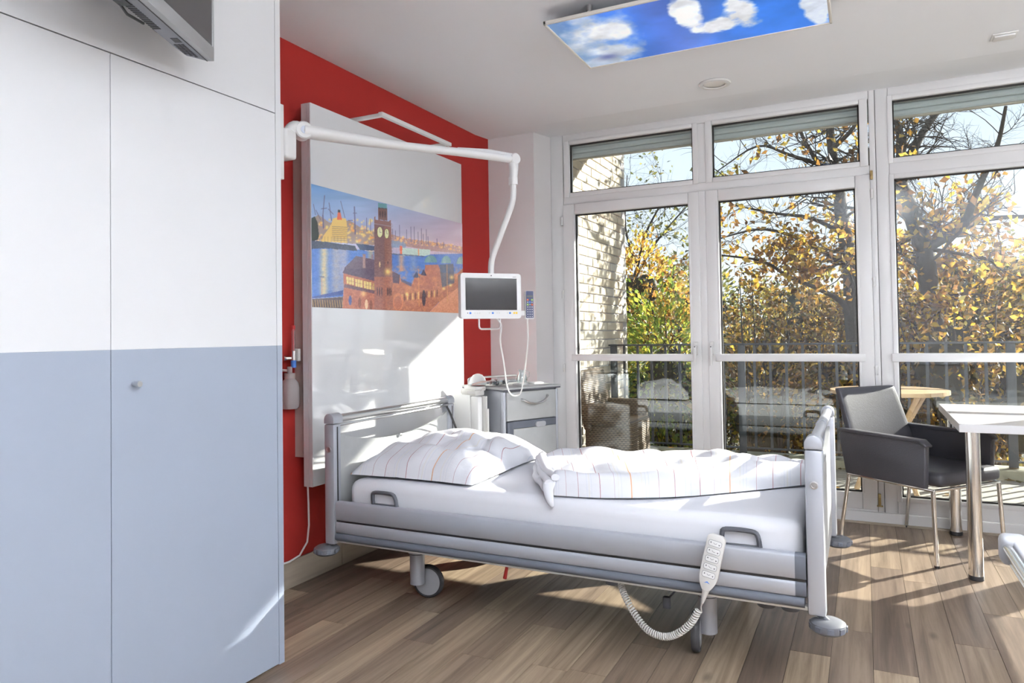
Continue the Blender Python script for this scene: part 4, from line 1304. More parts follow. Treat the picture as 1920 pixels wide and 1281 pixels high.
g.obj('casing', M['cream_pl'], hc)
for k in range(5):
    z = 0.066 - 0.0265 * k
    g = G(); round_plate(g, HC, -0.0215, 0.0215, z - 0.0095, z + 0.0095, -0.0132, -0.0105, 0.006, 3)
    bt = g.obj('button_pad', M['white_pl'], hc)
    g = G()
    for x in (-0.014, 0.014):
        up = 1 if x < 0 else -1
        q = [(x - 0.003, -0.0135, z), (x + 0.003, -0.0135, z), (x, -0.0135, z + up * 0.005)]
        g._add([HC @ Vector(p) for p in q], [(0, 1, 2)])
    for (xa, za), (xb, zb) in ((((-0.006, 0.002), (0.0, -0.002)), ((0.0, -0.002), (0.006, 0.002 * (1 if k % 2 == 0 else -1))))):
        g.cyl(HC @ Vector((xa, -0.0133, z + za)), HC @ Vector((xb, -0.0133, z + zb)), 0.0006, n=6)
    g.obj('arrow_print', M['greyprint'], bt, smooth=0)
    g = G(); q = [(0.0215 * math.copysign(1, c) * 0 + p[0], -0.0134, p[1]) for p in ()]
    bpts = []
    for cx, cz, a0 in ((0.0155, z + 0.0035, 0), (-0.0155, z + 0.0035, 90), (-0.0155, z - 0.0035, 180), (0.0155, z - 0.0035, 270)):
        for kk in range(4):
            a = math.radians(a0 + 30 * kk)
            bpts.append(HC @ Vector((cx + 0.006 * math.cos(a), -0.0133, cz + 0.006 * math.sin(a))))
    g.tube(bpts, 0.0005, 5, closed=True); g.obj('button_outline', M['alu_dk'], bt)
g = G()
g._add([HC @ Vector(p) for p in ((-0.011, -0.0114, -0.070), (0, -0.0114, -0.0625), (0.011, -0.0114, -0.070), (0, -0.0114, -0.067))], [(0, 3, 1), (3, 2, 1)])
g.obj('logo_mark', M['blue'], hc, smooth=0, label='small blue triangle logo')
g = G()
e0 = HC @ Vector((0, 0, -0.093)); 
g.tube([e0, e0 + Vector((-0.006, 0, -0.022)), e0 + Vector((-0.013, 0, -0.048))], [0.0125, 0.009, 0.004], 12); g.obj('strain_relief', M['cream_pl'], hc)
e1 = e0 + Vector((-0.012, 0, -0.044))
guide = smooth_path([(1.988, 2.475, 0.250), (1.955, 2.478, 0.195), (1.905, 2.485, 0.150), (1.855, 2.49, 0.132), (1.80, 2.50, 0.142), (1.745, 2.53, 0.178), (1.70, 2.56, 0.225), (1.672, 2.59, 0.262)], 40)
hel = []
n_ = len(guide)
for k in range(n_ * 3):
    q = k / 3
    i = min(int(q), n_ - 2)
    p = guide[i].lerp(guide[i + 1], q - i)
    T_ = (guide[i + 1] - guide[i]).normalized()
    A_ = T_.cross(Vector((0, 1, 0))).normalized()
    B_ = T_.cross(A_)
    ph_ = k / (n_ * 3) * 2 * PI * 50
    hel.append(p + 0.0104 * (math.cos(ph_) * A_ + math.sin(ph_) * B_))
g = G()
g.tube([e1, e1.lerp(hel[0], 0.5) + Vector((-0.004, 0, 0)), hel[0]], 0.0027, 6)
g.tube(hel, 0.0030, 5)
g.obj('spiral_cord', M['cream_pl'], hc)

# ------------------------------------------------------------------ bedside cabinet (local: x along the front, y to the back, z up)
CB = Matrix.Translation((0.598, 3.745, 0)) @ Matrix.Rotation(math.radians(64.3), 4, 'Z')
bc = thing('bedside_cabinet', 'silver bedside cabinet with drawer, door and folded side tray beside the bed head', 'bedside cabinet', (0.50, 3.98, 0))
CW, CD, CH = 0.43, 0.42, 0.888
def cb(name, m_, *boxes, parent=bc, bev=0.004, label=None, smooth=35):
    return inM(CB, name, boxes, M[m_], parent, bev, 2, smooth, label)
cb('body', 'alu', ((0.012, 0.02, 0.13), (CW - 0.012, CD, 0.868)))
for x in (0.0, CW - 0.02):
    cb('corner_profile', 'alu', ((x, 0.0, 0.115), (x + 0.020, 0.04, 0.866)), bev=0.009)
cb('top', 'concrete', ((-0.012, -0.014, 0.876), (CW + 0.012, CD + 0.005, 0.889)), bev=0.004)
cb('top_edge', 'greyprint', ((-0.010, -0.012, 0.868), (CW + 0.010, CD + 0.003, 0.8765)), bev=0.002)
dr = cb('drawer', 'concrete', ((0.024, -0.004, 0.690), (CW - 0.024, 0.020, 0.860)), bev=0.003)
g = G(); g.tube([CB @ p for p in smooth_path([(0.13, -0.002, 0.815), (0.14, -0.022, 0.808), (0.18, -0.028, 0.790), (0.235, -0.03, 0.785), (0.29, -0.028, 0.797), (0.325, -0.022, 0.820), (0.335, -0.002, 0.826)], 5)], 0.0065, 10); g.obj('handle', M['steel'], dr)
do = cb('door', 'concrete', ((0.070, -0.004, 0.145), (CW - 0.024, 0.020, 0.640)), bev=0.003)
cb('door_header', 'alu_dk', ((0.040, -0.005, 0.642), (CW - 0.024, 0.020, 0.684)), bev=0.003)
cb('door_stile', 'alu_dk', ((0.026, -0.006, 0.145), (0.068, 0.020, 0.684)), bev=0.004)
g = G(); round_plate(g, CB, 0.235, 0.312, 0.640, 0.672, -0.016, -0.004, 0.014, 5); g.obj('handle', M['hub'], do, label='oval grey door grip')
g = G(); g.tube([CB @ Vector(p) for p in ((0.02, CD - 0.03, 0.889), (0.02, CD - 0.03, 0.925), (0.035, CD - 0.03, 0.932), (CW - 0.035, CD - 0.03, 0.932), (CW - 0.02, CD - 0.03, 0.925), (CW - 0.02, CD - 0.03, 0.889))], 0.007, 10); g.obj('gallery_rail', M['steel'], bc)
cb('back_ledge', 'alu_dk', ((0.03, CD - 0.05, 0.889), (CW - 0.03, CD - 0.01, 0.905)))
for x, y in ((0.04, 0.05), (CW - 0.04, 0.05), (0.04, CD - 0.05), (CW - 0.04, CD - 0.05)):
    g = G(); Mx = CB @ Matrix.Translation((x, y, 0.046)) @ Matrix.Rotation(PI / 2, 4, 'Y'); g.lathe([(0, -0.013), (0.04, -0.013), (0.046, -0.006), (0.046, 0.006), (0.04, 0.013), (0, 0.013)], (0, 0, 0), 22, 0, Mx)
    g.box((x - 0.008, y - 0.012, 0.05), (x + 0.008, y + 0.012, 0.13), 0.003, M=CB); g.obj('castor', M['dark'], bc)
# folded tray leaves hanging on the left side
tr_ = cb('tray_leaf', 'cream_pl', ((-0.058, 0.10, 0.36), (-0.044, 0.36, 0.838)), bev=0.004)
cb('tray_leaf', 'white_pl', ((-0.098, 0.125, 0.30), (-0.062, 0.205, 0.838)), bev=0.012)
cb('tray_leaf', 'white_pl', ((-0.098, 0.208, 0.30), (-0.080, 0.40, 0.845)), bev=0.004)
cb('tray_hinge', 'cream_pl', ((-0.062, 0.075, 0.40), (-0.052, 0.098, 0.765)), bev=0.002)
g = G()
g.tube([CB @ Vector(p) for p in ((-0.13, 0.19, 0.862), (-0.10, 0.16, 0.858), (-0.06, 0.15, 0.858), (-0.03, 0.16, 0.875))], 0.008, 8)
g.box((-0.10, 0.15, 0.838), (-0.03, 0.30, 0.872), 0.008, M=CB); g.box((-0.088, 0.16, 0.866), (-0.01, 0.29, 0.893), 0.008, M=CB)
g.obj('tray_bracket', M['cream_pl'], bc)

# things standing on the cabinet
zt = 0.8892
def cbp(x, y, z): return CB @ Vector((x, y, z))
nb = thing('breathing_mask', 'white dome breathing mask with clear cup on the cabinet corner by the bed head panel', 'mask', tuple(cbp(-0.03, 0.22, zt)))
g = G(); g.lathe([(0.052, 0.0), (0.052, 0.012), (0.045, 0.036), (0.028, 0.055), (0.010, 0.062), (0, 0.063)], tuple(cbp(-0.03, 0.22, 0.905)), 24); g.obj('dome', M['white_pl'], nb)
g = G(); g.lathe([(0.0, 0), (0.048, 0.001), (0.055, 0.014), (0.053, 0.02)], tuple(cbp(-0.03, 0.22, 0.8935)), 24); g.obj('cup', M['clear'], nb)
g = G(); g.tube([cbp(-0.085, 0.20, 0.905), cbp(-0.05, 0.15, 0.922), cbp(0.03, 0.155, 0.922), cbp(0.05, 0.20, 0.9)], 0.005, 8); g.obj('strap', mat('beige_strap', (0.55, 0.40, 0.36), 0.6), nb)
def crumple(name, c, rx, ry, rz, m_, label, cat, seed, parent=None):
    t_ = bmesh.new()
    bmesh.ops.create_icosphere(t_, subdivisions=3, radius=1.0)
    r_ = random.Random(seed)
    for v in t_.verts:
        k = 0.78 + 0.35 * r_.random()
        v.co = Vector((v.co.x * rx * k, v.co.y * ry * k, (v.co.z * k * 0.9 + 0.95) * rz))
        v.co.z = max(v.co.z, 0.0005)
        v.co += Vector(c)
    g = G(); g.merge(t_)
    o = g.obj(name, M[m_], parent, smooth=0)
    return tag(o, label, cat) if label else o
pb = thing('plastic_bag', 'crumpled clear plastic bag with grey tubing pieces on the bedside cabinet', 'plastic bag', tuple(cbp(0.09, 0.17, zt)))
crumple('film', tuple(cbp(0.10, 0.17, zt)), 0.052, 0.085, 0.026, 'clear', None, None, 3, pb)
crumple('tubing', tuple(cbp(0.075, 0.17, zt + 0.002)), 0.020, 0.024, 0.018, 'alu_dk', None, None, 5, pb)
crumple('tubing', tuple(cbp(0.135, 0.16, zt + 0.002)), 0.018, 0.020, 0.019, 'dark', None, None, 6, pb)
ca = thing('glass_carafe', 'small clear glass carafe on the right of the bedside cabinet top', 'carafe', tuple(cbp(0.30, 0.20, zt)))
cc = cbp(0.30, 0.20, zt + 0.001)
g = G(); g.lathe([(0, 0), (0.030, 0.0), (0.034, 0.006), (0.035, 0.030), (0.030, 0.052), (0.024, 0.066), (0.024, 0.078), (0.029, 0.090), (0.0275, 0.090), (0.0225, 0.078), (0.0225, 0.066), (0.0285, 0.051), (0.033, 0.030), (0.032, 0.008), (0, 0.006)], tuple(cc), 28); g.obj('glass_body', M['clear'], ca)
g = G(); g.lathe([(0.0255, 0.0), (0.0285, 0.0), (0.0285, 0.003), (0.0255, 0.003)], tuple(cc + Vector((0, 0, 0.0885))), 28); g.obj('rim', M['frost'], ca)
g = G(); g.tube([cc + Vector((0.029, 0.006, 0.080)), cc + Vector((0.046, 0.012, 0.074)), cc + Vector((0.046, 0.012, 0.045)), cc + Vector((0.034, 0.008, 0.036))], 0.003, 8); g.obj('carafe_handle', M['clear'], ca)
for nm, a, b, lab in (('paper_packet', (0.20, 0.09, zt), (0.275, 0.17, zt + 0.007), 'flat white paper packet left of the carafe on the cabinet'), ('paper_packet', (0.33, 0.11, zt), (0.405, 0.185, zt + 0.008), 'flat white paper packet right of the carafe on the cabinet')):
    tag(inM(CB, nm, [(a, b), ((a[0] + 0.004, a[1] + 0.004, b[2]), (b[0] - 0.008, b[1] - 0.006, b[2] + 0.004))], M['white_pl'], None, 0.001), lab, 'packet', 'paper packets')

# ------------------------------------------------------------------ television on the wardrobe
TV = Matrix.Translation((0.733, 1.555, 2.06)) @ Matrix.Rotation(math.atan2(-0.898, 0.439), 4, 'Z')   # local x runs towards the camera, +y out of the screen
tv = thing('television', 'flat grey television seen from below on the upper wardrobe panel', 'television', (0.75, 1.35, 2.06))
TW, TH = 0.62, 0.385
def tvb(name, m_, *boxes, bev=0.002, parent=tv, smooth=35):
    return inM(TV, name, boxes, M[m_], parent, bev, 2, smooth)
tvb('bezel', 'tvsilver', ((0, -0.020, 0.0), (TW, 0.0, 0.042)), ((0, -0.020, TH - 0.02), (TW, 0.0, TH)), ((0.0, -0.020, 0.042), (0.010, 0.0, TH - 0.02)), ((TW - 0.010, -0.02, 0.042), (TW, 0.0, TH - 0.02)))
tvb('screen', 'tvscreen', ((0.009, -0.018, 0.041), (TW - 0.009, -0.003, TH - 0.019)), bev=0.0)
tvb('seam', 'black', ((0.002, -0.0225, -0.0005), (TW - 0.002, -0.0195, TH)), bev=0.0)
g = G()
prof = [(0.002, 0.004), (0.014, -0.004), (0.030, -0.006), (0.070, -0.004)]
t_ = G(); t_.prism([(0.0, -0.022, 0.0), (0.045, -0.066, 0.0), (0.10, -0.072, 0.0), (TW - 0.10, -0.072, 0.0), (TW - 0.045, -0.066, 0.0), (TW, -0.022, 0.0)], (0, 0, TH - 0.01), bev=0.003); g.merge(t_.bm, 0, TV)
hs = g.obj('housing', M['tvgrey'], tv)
for r_ in range(3):
    for c_ in range(8):
        x = 0.035 + 0.0125 * c_; y = -0.034 - 0.0105 * r_
        if x - 0.03 < (-(y) - 0.03) * 1.0: continue
        inM(TV, 'grille_hole', [((x, y - 0.008, -0.0012), (x + 0.0085, y, 0.001))], M['black'], hs, smooth=0)
tvb('socket_cover', 'black', ((0.145, -0.052, -0.0012), (0.175, -0.032, 0.001)), bev=0.0, parent=hs, smooth=0)
for k in range(14):
    x = 0.235 + 0.011 * k
    inM(TV, 'vent_slot', [((x, -0.070, -0.0012), (x + 0.006, -0.048, 0.002))], M['black'], hs, smooth=0)
tvb('rear_block', 'black', ((0.20, -0.078, 0.004), (0.225, -0.066, 0.05)), ((0.38, -0.082, -0.004), (0.46, -0.05, 0.03)))
g = G()
g.tube([TV @ Vector((0.31, -0.072, 0.19)), TV @ Vector((0.31, -0.13, 0.19)), Vector((0.60, 1.22, 2.25))], 0.018, 10)
g.box((0.577, 1.16, 2.17), (0.592, 1.28, 2.33), 0.003)
g.tube([TV @ Vector((0.40, -0.075, 0.0)), TV @ Vector((0.34, -0.084, -0.006)), TV @ Vector((0.27, -0.078, 0.0))], 0.004, 6)
g.obj('wall_arm', M['black'], tv)

# ------------------------------------------------------------------ ceiling: sky-picture lamp, downlights, detector, added fill pendant
LX0, LX1, LY0, LY1, LZ = 1.25, 2.42, 2.915, 3.52, 2.595
def sky_lamp(label, dx=0.0, dy=0.0, seed=5):
    t_ = thing('sky_picture_lamp', label, 'ceiling lamp', ((LX0 + LX1) / 2 + dx, (LY0 + LY1) / 2 + dy, LZ), 'sky picture ceiling lamps')
    x0, x1, y0, y1 = LX0 + dx, LX1 + dx, LY0 + dy, LY1 + dy
    fm_ = mat('cream_lamp_frame', (0.80, 0.77, 0.72), 0.4)
    g = G()
    for a, b in (((x0, y0, LZ), (x1, y0 + 0.012, LZ + 0.016)), ((x0, y1 - 0.012, LZ), (x1, y1, LZ + 0.016)), ((x0, y0, LZ), (x0 + 0.012, y1, LZ + 0.016)), ((x1 - 0.012, y0, LZ), (x1, y1, LZ + 0.016))):
        g.box(a, b, 0.002)
    g.obj('frame', fm_, t_)
    part('back_tray', M['white_pl'], t_, ((x0 + 0.006, y0 + 0.006, LZ + 0.010), (x1 - 0.006, y1 - 0.006, LZ + 0.018)))
    for x, y in ((x0 + 0.2, y0 + 0.06), (x1 - 0.2, y0 + 0.06), (x0 + 0.2, y1 - 0.06), (x1 - 0.2, y1 - 0.06)):
        g = G(); g.cyl((x, y, LZ + 0.016), (x, y, ZC - 0.001), 0.010, n=14); g.cyl((x, y, LZ + 0.045), (x, y, ZC - 0.001), 0.014, n=14); g.obj('spacer_stud', M['steel'], t_)
    p_ = Paint(300, 150)
    U, V = p_.u, p_.v          # u along x, v from the window side (0) to the room side (1)
    f1 = fbm(U * 9, V * 4.6, seed); f2 = fbm(U * 4, V * 2.2, seed + 9)
    base = np.array([52, 112, 205]) * (0.82 + 0.5 * f2[..., None]) + np.array([26, 0, -6]) * np.exp(-((U - 0.42) / 0.16) ** 2)[..., None]
    p_.c = base
    p_.blend(np.clip(1 - U / 0.16, 0, 1) * 0.85, (118, 150, 186))
    def cloud(cu, cv, ru, rv, k=2.6, dens=1.0, col=(232, 238, 246)):
        d = ((U - cu) / ru) ** 2 + ((V - cv) / rv) ** 2
        a_ = np.clip((1.10 - d + 2.3 * (f1 - 0.5)) * k, 0, 1) * dens
        sh = (0.80 + 0.38 * fbm(U * 14 + 3, V * 7, seed + 21))[..., None]
        p_.c = p_.c * (1 - a_[..., None]) + np.clip(np.array(col) * sh, 0, 250) * a_[..., None]
    cloud(0.15, 0.52, 0.19, 0.56, 1.2, 0.95, (206, 216, 228))
    cloud(0.19, 0.62, 0.10, 0.26, 1.6, 0.9)
    cloud(0.06, 0.10, 0.10, 0.14, 1.4, 0.8, (170, 185, 205))
    p_.blend(0.7 * np.exp(-((U - 0.11) / 0.045) ** 2 - ((V - 0.16) / 0.06) ** 2), (70, 84, 160))
    cloud(0.52, 0.62, 0.06, 0.34, 2.4); cloud(0.60, 0.36, 0.10, 0.18, 2.4); cloud(0.70, 0.52, 0.08, 0.30, 2.4)
    cloud(0.96, 0.45, 0.055, 0.40, 2.2, 0.9)
    p_.mesh('sky_print', (x0 + 0.012, y1 - 0.012, LZ + 0.004), (x1 - 0.012, y1 - 0.012, LZ + 0.004), (x0 + 0.012, y0 + 0.012, LZ + 0.004), M['skyprint'], t_)
    return t_
sky_lamp('flat ceiling lamp printed with blue sky and white clouds above the bed')

def downlight(x, y, label, on=True):
    t_ = thing('downlight', label, 'ceiling light', (x, y, ZC), 'round recessed ceiling lights')
    g = G(); g.lathe([(0.062, 0.0), (0.090, 0.0), (0.093, -0.004), (0.088, -0.010), (0.070, -0.012), (0.062, -0.006)], (x, y, ZC), 36); g.obj('trim_ring', M['white_pl'], t_)
    g = G(); g.lathe([(0, -0.007), (0.03, -0.0065), (0.064, -0.003), (0.064, 0.0)], (x, y, ZC), 30); g.obj('lens', M['spotlens'], t_)
downlight(1.76, 4.26, 'round white recessed ceiling light between the sky lamp and the windows')
dt = thing('smoke_detector', 'small flat white detector on the ceiling near the right edge', 'detector', (3.18, 4.25, ZC))
part('base_plate', M['white_pl'], dt, ((3.125, 4.21, ZC - 0.008), (3.235, 4.30, ZC - 0.0005)), bev=0.003)
part('cover', M['white_pl'], dt, ((3.135, 4.22, ZC - 0.018), (3.225, 4.285, ZC - 0.008)), bev=0.004)

def fill_pendant(x0, x1, y0, y1, label, zl=2.36):  # added pendant out of view, there to brighten the room
    t_ = thing('added_fill_pendant', label, 'ceiling lamp', ((x0 + x1) / 2, (y0 + y1) / 2, zl))
    g = G()
    g.box((x0, y0, zl - 0.02), (x0 + 0.012, y1, zl + 0.03)); g.box((x1 - 0.012, y0, zl - 0.02), (x1, y1, zl + 0.03))
    g.box((x0, y0, zl - 0.02), (x1, y0 + 0.012, zl + 0.03)); g.box((x0, y1 - 0.012, zl - 0.02), (x1, y1, zl + 0.03))
    g.obj('housing', M['white_pl'], t_)
    part('diffuser', M['fill_pendant_white'], t_, ((x0 + 0.012, y0 + 0.012, zl - 0.015), (x1 - 0.012, y1 - 0.012, zl + 0.02)), smooth=0)
    for y in (y0 + 0.3, y1 - 0.3):
        g = G(); g.cyl(((x0 + x1) / 2, y, zl + 0.02), ((x0 + x1) / 2, y, ZC - 0.0005), 0.004, n=8); g.obj('suspension_rod', M['steel'], t_)
fill_pendant(2.56, 2.80, -1.2, 1.5, 'added fill light, a long white pendant hanging unseen behind the camera')

# unseen fill lamps added to brighten the room: floor uplighters and a wall strip
def uplighter(x, y, label):  # added lamp out of view, fills the room by way of the ceiling
    t_ = thing('added_fill_uplighter', label, 'added fill lamp', (x, y, 0), 'added fill uplighters')
    g = G(); g.lathe([(0, 0), (0.15, 0), (0.155, 0.006), (0.15, 0.018), (0.02, 0.03), (0, 0.03)], (x, y, 0.0005), 30); g.obj('base', M['alu'], t_)
    g = G(); g.cyl((x, y, 0.028), (x, y, 1.72), 0.014, n=16); g.obj('pole', M['alu'], t_)
    g = G(); g.lathe([(0.012, 1.70), (0.06, 1.72), (0.16, 1.77), (0.22, 1.85), (0.214, 1.85), (0.155, 1.776), (0.0, 1.735)], (x, y, 0), 36); g.obj('bowl', M['alu'], t_)
    g = G(); g.lathe([(0, 1.822), (0.196, 1.822), (0.196, 1.826), (0, 1.826)], (x, y, 0), 32); g.obj('lens', M['fill_uplens'], t_)
uplighter(5.0, 0.7, 'added silver floor uplighter, an unseen fill light beyond the right edge of the view')
uplighter(5.0, -0.9, 'added silver floor uplighter, an unseen fill light in the rear right corner')
wl = thing('added_fill_strip', 'added fill light, a long white strip unseen on the right wall', 'wall lamp', (6.35, 1.8, 1.85))  # added light strip out of view, fills the room from the right
part('housing', M['white_pl'], wl, ((6.30, 0.2, 1.84), (6.399, 3.6, 2.16)), bev=0.006)
part('diffuser', M['fill_walldiff'], wl, ((6.292, 0.22, 1.86), (6.301, 3.58, 2.14)), smooth=0)

# ------------------------------------------------------------------ table and chair by the window
tb = thing('table', 'white rectangular table on chrome legs by the right window', 'table', (3.5, 4.4, 0))
g = G(); g.box((2.905, 3.90, 0.716), (4.10, 4.918, 0.755), 0.0015, 1); g.obj('table_top', M['table'], tb, smooth=0)
for x, y in ((2.972, 4.035), (2.972, 4.865), (4.03, 4.035), (4.03, 4.865)):
    g = G(); g.cyl((x, y, 0.022), (x, y, 0.716), 0.0315, n=28); le = g.obj('leg', M['chrome'], tb)
    g = G(); g.lathe([(0, 0), (0.030, 0), (0.033, 0.003), (0.033, 0.022), (0, 0.0225)], (x, y, 0.0002), 26); g.obj('foot', M['black'], le)
    g = G(); g.cyl((x, y, 0.706), (x, y, 0.716), 0.045, n=24); g.obj('mounting_plate', M['black'], le)

# chair, local: +x forward, y left/right, origin on the floor under the middle
ch = thing('armchair', 'charcoal leather armchair on thin chrome legs standing at the white table', 'chair', (0, 0, 0))
def quilt(g, pts, thick, n_off, r=0.012, seg=3):
    t_ = G(); t_.prism(pts, n_off, bev=r); g.merge(t_.bm)
g = G(); g.box((-0.21, -0.235, 0.395), (0.30, 0.235, 0.470), 0.028, 4); g.obj('seat', M['leather'], ch)
g = G()
rows = []
nz, ny = 14, 12
for i in range(nz + 1):
    t_ = i / nz
    row = []
    w = 0.250 - 0.022 * t_
    xb = -0.185 - 0.115 * t_ - 0.03 * t_ * t_
    for j in range(ny + 1):
        s_ = -1 + 2 * j / ny
        row.append((xb - 0.006 + 0.007 * s_ * s_, w * s_, 0.43 + 0.43 * t_))
    rows.append(row)
th = [[(x - 0.042 + 0.014 * max(0, (k / nz) - 0.6), y, z) for x, y, z in r] for k, r in enumerate(rows)]
V1 = g.grid(rows); V2 = g.grid([r[::-1] for r in th])
def quad(a, b, c, d):
    try: g.bm.faces.new((a, b, c, d))
    except ValueError: pass
for i in range(nz):
    quad(V1[i][0], V1[i + 1][0], V2[i + 1][-1], V2[i][-1]); quad(V1[i + 1][-1], V1[i][-1], V2[i][0], V2[i + 1][0])
for j in range(ny):
    quad(V1[nz][j], V1[nz][j + 1], V2[nz][ny - j - 1], V2[nz][ny - j]); quad(V1[0][j + 1], V1[0][j], V2[0][ny - j], V2[0][ny - j - 1])
bmesh.ops.recalc_face_normals(g.bm, faces=g.bm.faces[:])
eds = [e for e in g.bm.edges if len(e.link_faces) == 2 and e.calc_face_angle(0) > 1.0]
bmesh.ops.bevel(g.bm, geom=eds, offset=0.010, segments=3, profile=0.5, affect='EDGES')
g.obj('backrest', M['leather'], ch, smooth=50)
for sgn in (-1, 1):
    g = G()
    yo = 0.238 * sgn
    pts = [(-0.255, yo, 0.385), (0.235, yo, 0.385), (0.245, yo, 0.60), (0.215, yo, 0.628), (-0.285, yo, 0.632), (-0.30, yo, 0.60)]
    t_ = G(); t_.prism(pts, (0, 0.034 * sgn, 0), bev=0.006); g.merge(t_.bm)
    ap = g.obj('armrest_panel', M['leather'], ch, smooth=50)
    g = G()
    t_ = G(); t_.prism([(-0.295, yo - 0.008 * sgn, 0.620), (0.215, yo - 0.008 * sgn, 0.618), (0.252, yo - 0.008 * sgn, 0.596), (0.256, yo - 0.008 * sgn, 0.606), (0.222, yo - 0.008 * sgn, 0.634), (-0.295, yo - 0.008 * sgn, 0.638)], (0, 0.052 * sgn, 0), bev=0.003); g.merge(t_.bm)
    g.obj('arm_pad', M['leather'], ap, smooth=50)
g = G()
for sgn in (-1, 1):
    g.box((-0.25, 0.252 * sgn - 0.009, 0.374), (0.275, 0.252 * sgn + 0.009, 0.386), 0.002)
g.box((0.262, -0.252, 0.374), (0.278, 0.252, 0.386), 0.002); g.box((-0.258, -0.252, 0.374), (-0.242, 0.252, 0.386), 0.002)
g.obj('seat_frame', M['chrome'], ch)
for x, y, fx, fy in ((0.268, -0.252, 0.285, -0.262), (0.268, 0.252, 0.285, 0.262), (-0.25, -0.252, -0.305, -0.268), (-0.25, 0.252, -0.305, 0.268)):
    g = G(); g.cyl((fx, fy, 0.012), (x, y, 0.378), 0.0105, 0.0115, n=16); le = g.obj('leg', M['chrome'], ch)
    g = G(); g.lathe([(0, 0), (0.012, 0), (0.0125, 0.012), (0, 0.0125)], (fx, fy, 0.0003), 16); g.obj('foot', M['black'], le)
ch.location = (2.775, 4.535, 0)
ch.rotation_euler = (0, 0, math.radians(-41))

# ------------------------------------------------------------------ balcony
ZB = 0.06
bf = struct(part('balcony_floor', M['pave'], None, ((-1.0, 5.22, -0.2), (8.0, 6.46, ZB))))
struct(part('balcony_kerb', M['kerb'], None, ((0.302, 6.40, -0.3), (8.0, 6.64, 0.135)), bev=0.015))
bw = struct(part('wall_brick', M['mortar'], None, ((-0.6, 5.222, -3.0), (0.292, 7.19, 3.29)), smooth=0))
bg = G(); bg.box((-0.012, -0.119, -0.0355), (0.010, 0.119, 0.0355), 0.003, 1)
b0 = None
for r_ in range(40):
    z = 0.11 + 0.083 * r_
    if z > 3.2: break
    y = 5.40 + (0.125 if r_ % 2 else 0.0)
    while y + 0.119 < 7.25:
        if b0 is None:
            b0 = bg.obj('brick', M['brick'], bw, smooth=0); o = b0
            b1 = b0.copy(); b1.data = b0.data.copy(); b1.data.materials[0] = M['brick2']
        else:
            o = (b0 if random.random() < 0.55 else b1).copy(); COL.objects.link(o)
            if o.parent is None: o.parent = bw
        yy = min(y, 7.19 - 0.119 + 0.008)
        o.location = (0.292 + random.uniform(-0.002, 0.003), yy, z)
        y += 0.25
bpy.data.objects.remove(b1)

ra = thing('balcony_railing', 'dark blue-grey metal balcony railing with upright bars outside the windows', 'railing', (3, 6.5, 0.1))
part('top_rail', M['rail'], ra, ((0.325, 6.478, 1.082), (8.0, 6.522, 1.098)), bev=0.003)
part('bottom_rail', M['rail'], ra, ((0.325, 6.486, 0.178), (8.0, 6.514, 0.192)), bev=0.002)
posts = (0.372, 1.542, 2.62, 3.51, 4.62, 5.8, 6.9)
for x in posts:
    part('post', M['rail'], ra, ((x - 0.030, 6.482, 0.12), (x + 0.030, 6.518, 1.10)), bev=0.003)
g = G(); g.box((-0.011, -0.008, 0.0), (0.011, 0.008, 0.90), 0.001, 1)
bar0 = g.obj('baluster', M['rail'], ra)
x = 0.474; first_ = True
while x < 7.9:
    if min(abs(x - p) for p in posts) > 0.045:
        o = bar0 if first_ else bar0.copy()
        if not first_: COL.objects.link(o)
        first_ = False
        o.location = (x, 6.5, 0.186)
    x += 0.1308
bar0.matrix_parent_inverse = Matrix.Translation((-3, -6.5, -0.1))

# wicker chair and round wooden table outside
wc = thing('wicker_armchair', 'brown wicker armchair on the balcony behind the left glass door', 'chair', (0.68, 5.72, ZB))
g = G(); g.box((0.46, 5.44, ZB + 0.075), (0.86, 5.98, 0.50), 0.03, 3); g.obj('seat_skirt', M['rattan'], wc)
g = G(); t_ = G(); t_.prism([(0.46, 5.42, 0.42), (0.53, 5.42, 0.42), (0.445, 5.42, 0.90), (0.37, 5.42, 0.90)], (0, 0.58, 0), bev=0.02); g.merge(t_.bm); g.obj('backrest', M['rattan'], wc)
for y in (5.42, 5.94):
    g = G(); g.box((0.46, y, 0.46), (0.84, y + 0.06, 0.64), 0.022, 3); g.obj('armrest', M['rattan'], wc)
for px_, py_ in ((0.49, 5.47), (0.83, 5.47), (0.49, 5.95), (0.83, 5.95)):
    g = G(); g.cyl((px_, py_, ZB + 0.0005), (px_, py_, ZB + 0.10), 0.016, n=12); g.obj('leg', M['dark'], wc)
ot = thing('garden_table', 'round wooden slatted garden table on the balcony behind the dark armchair', 'table', (2.665, 5.80, ZB))
R_ = 0.385
for k in range(9):
    y0 = -R_ + 2 * R_ * k / 9 + 0.003; y1 = -R_ + 2 * R_ * (k + 1) / 9 - 0.003
    prof_ = []
    for q in range(7):
        y = y0 + (y1 - y0) * q / 6
        prof_.append((math.sqrt(max(0.0004, R_ * R_ - y * y)), y))
    pts = [(2.665 + x, 5.80 + y, 0.742) for x, y in prof_] + [(2.665 - x, 5.80 + y, 0.742) for x, y in prof_[::-1]]
    g = G(); g.prism(pts, (0, 0, 0.026)); g.obj('slat', M['teak'], ot, smooth=0)
g = G()
for a in (0.6, 0.6 + PI / 2):
    dx, dy = math.cos(a), math.sin(a)
    for s_ in (-1, 1):
        g.tube([(2.665 + 0.30 * dx * s_, 5.80 + 0.30 * dy * s_, 0.742), (2.665 - 0.24 * dx * s_ * 0 + 0.10 * dx * s_, 5.80 + 0.10 * dy * s_, 0.45), (2.665 + 0.27 * dx * s_, 5.80 + 0.27 * dy * s_, ZB + 0.001)], 0.018, 8)
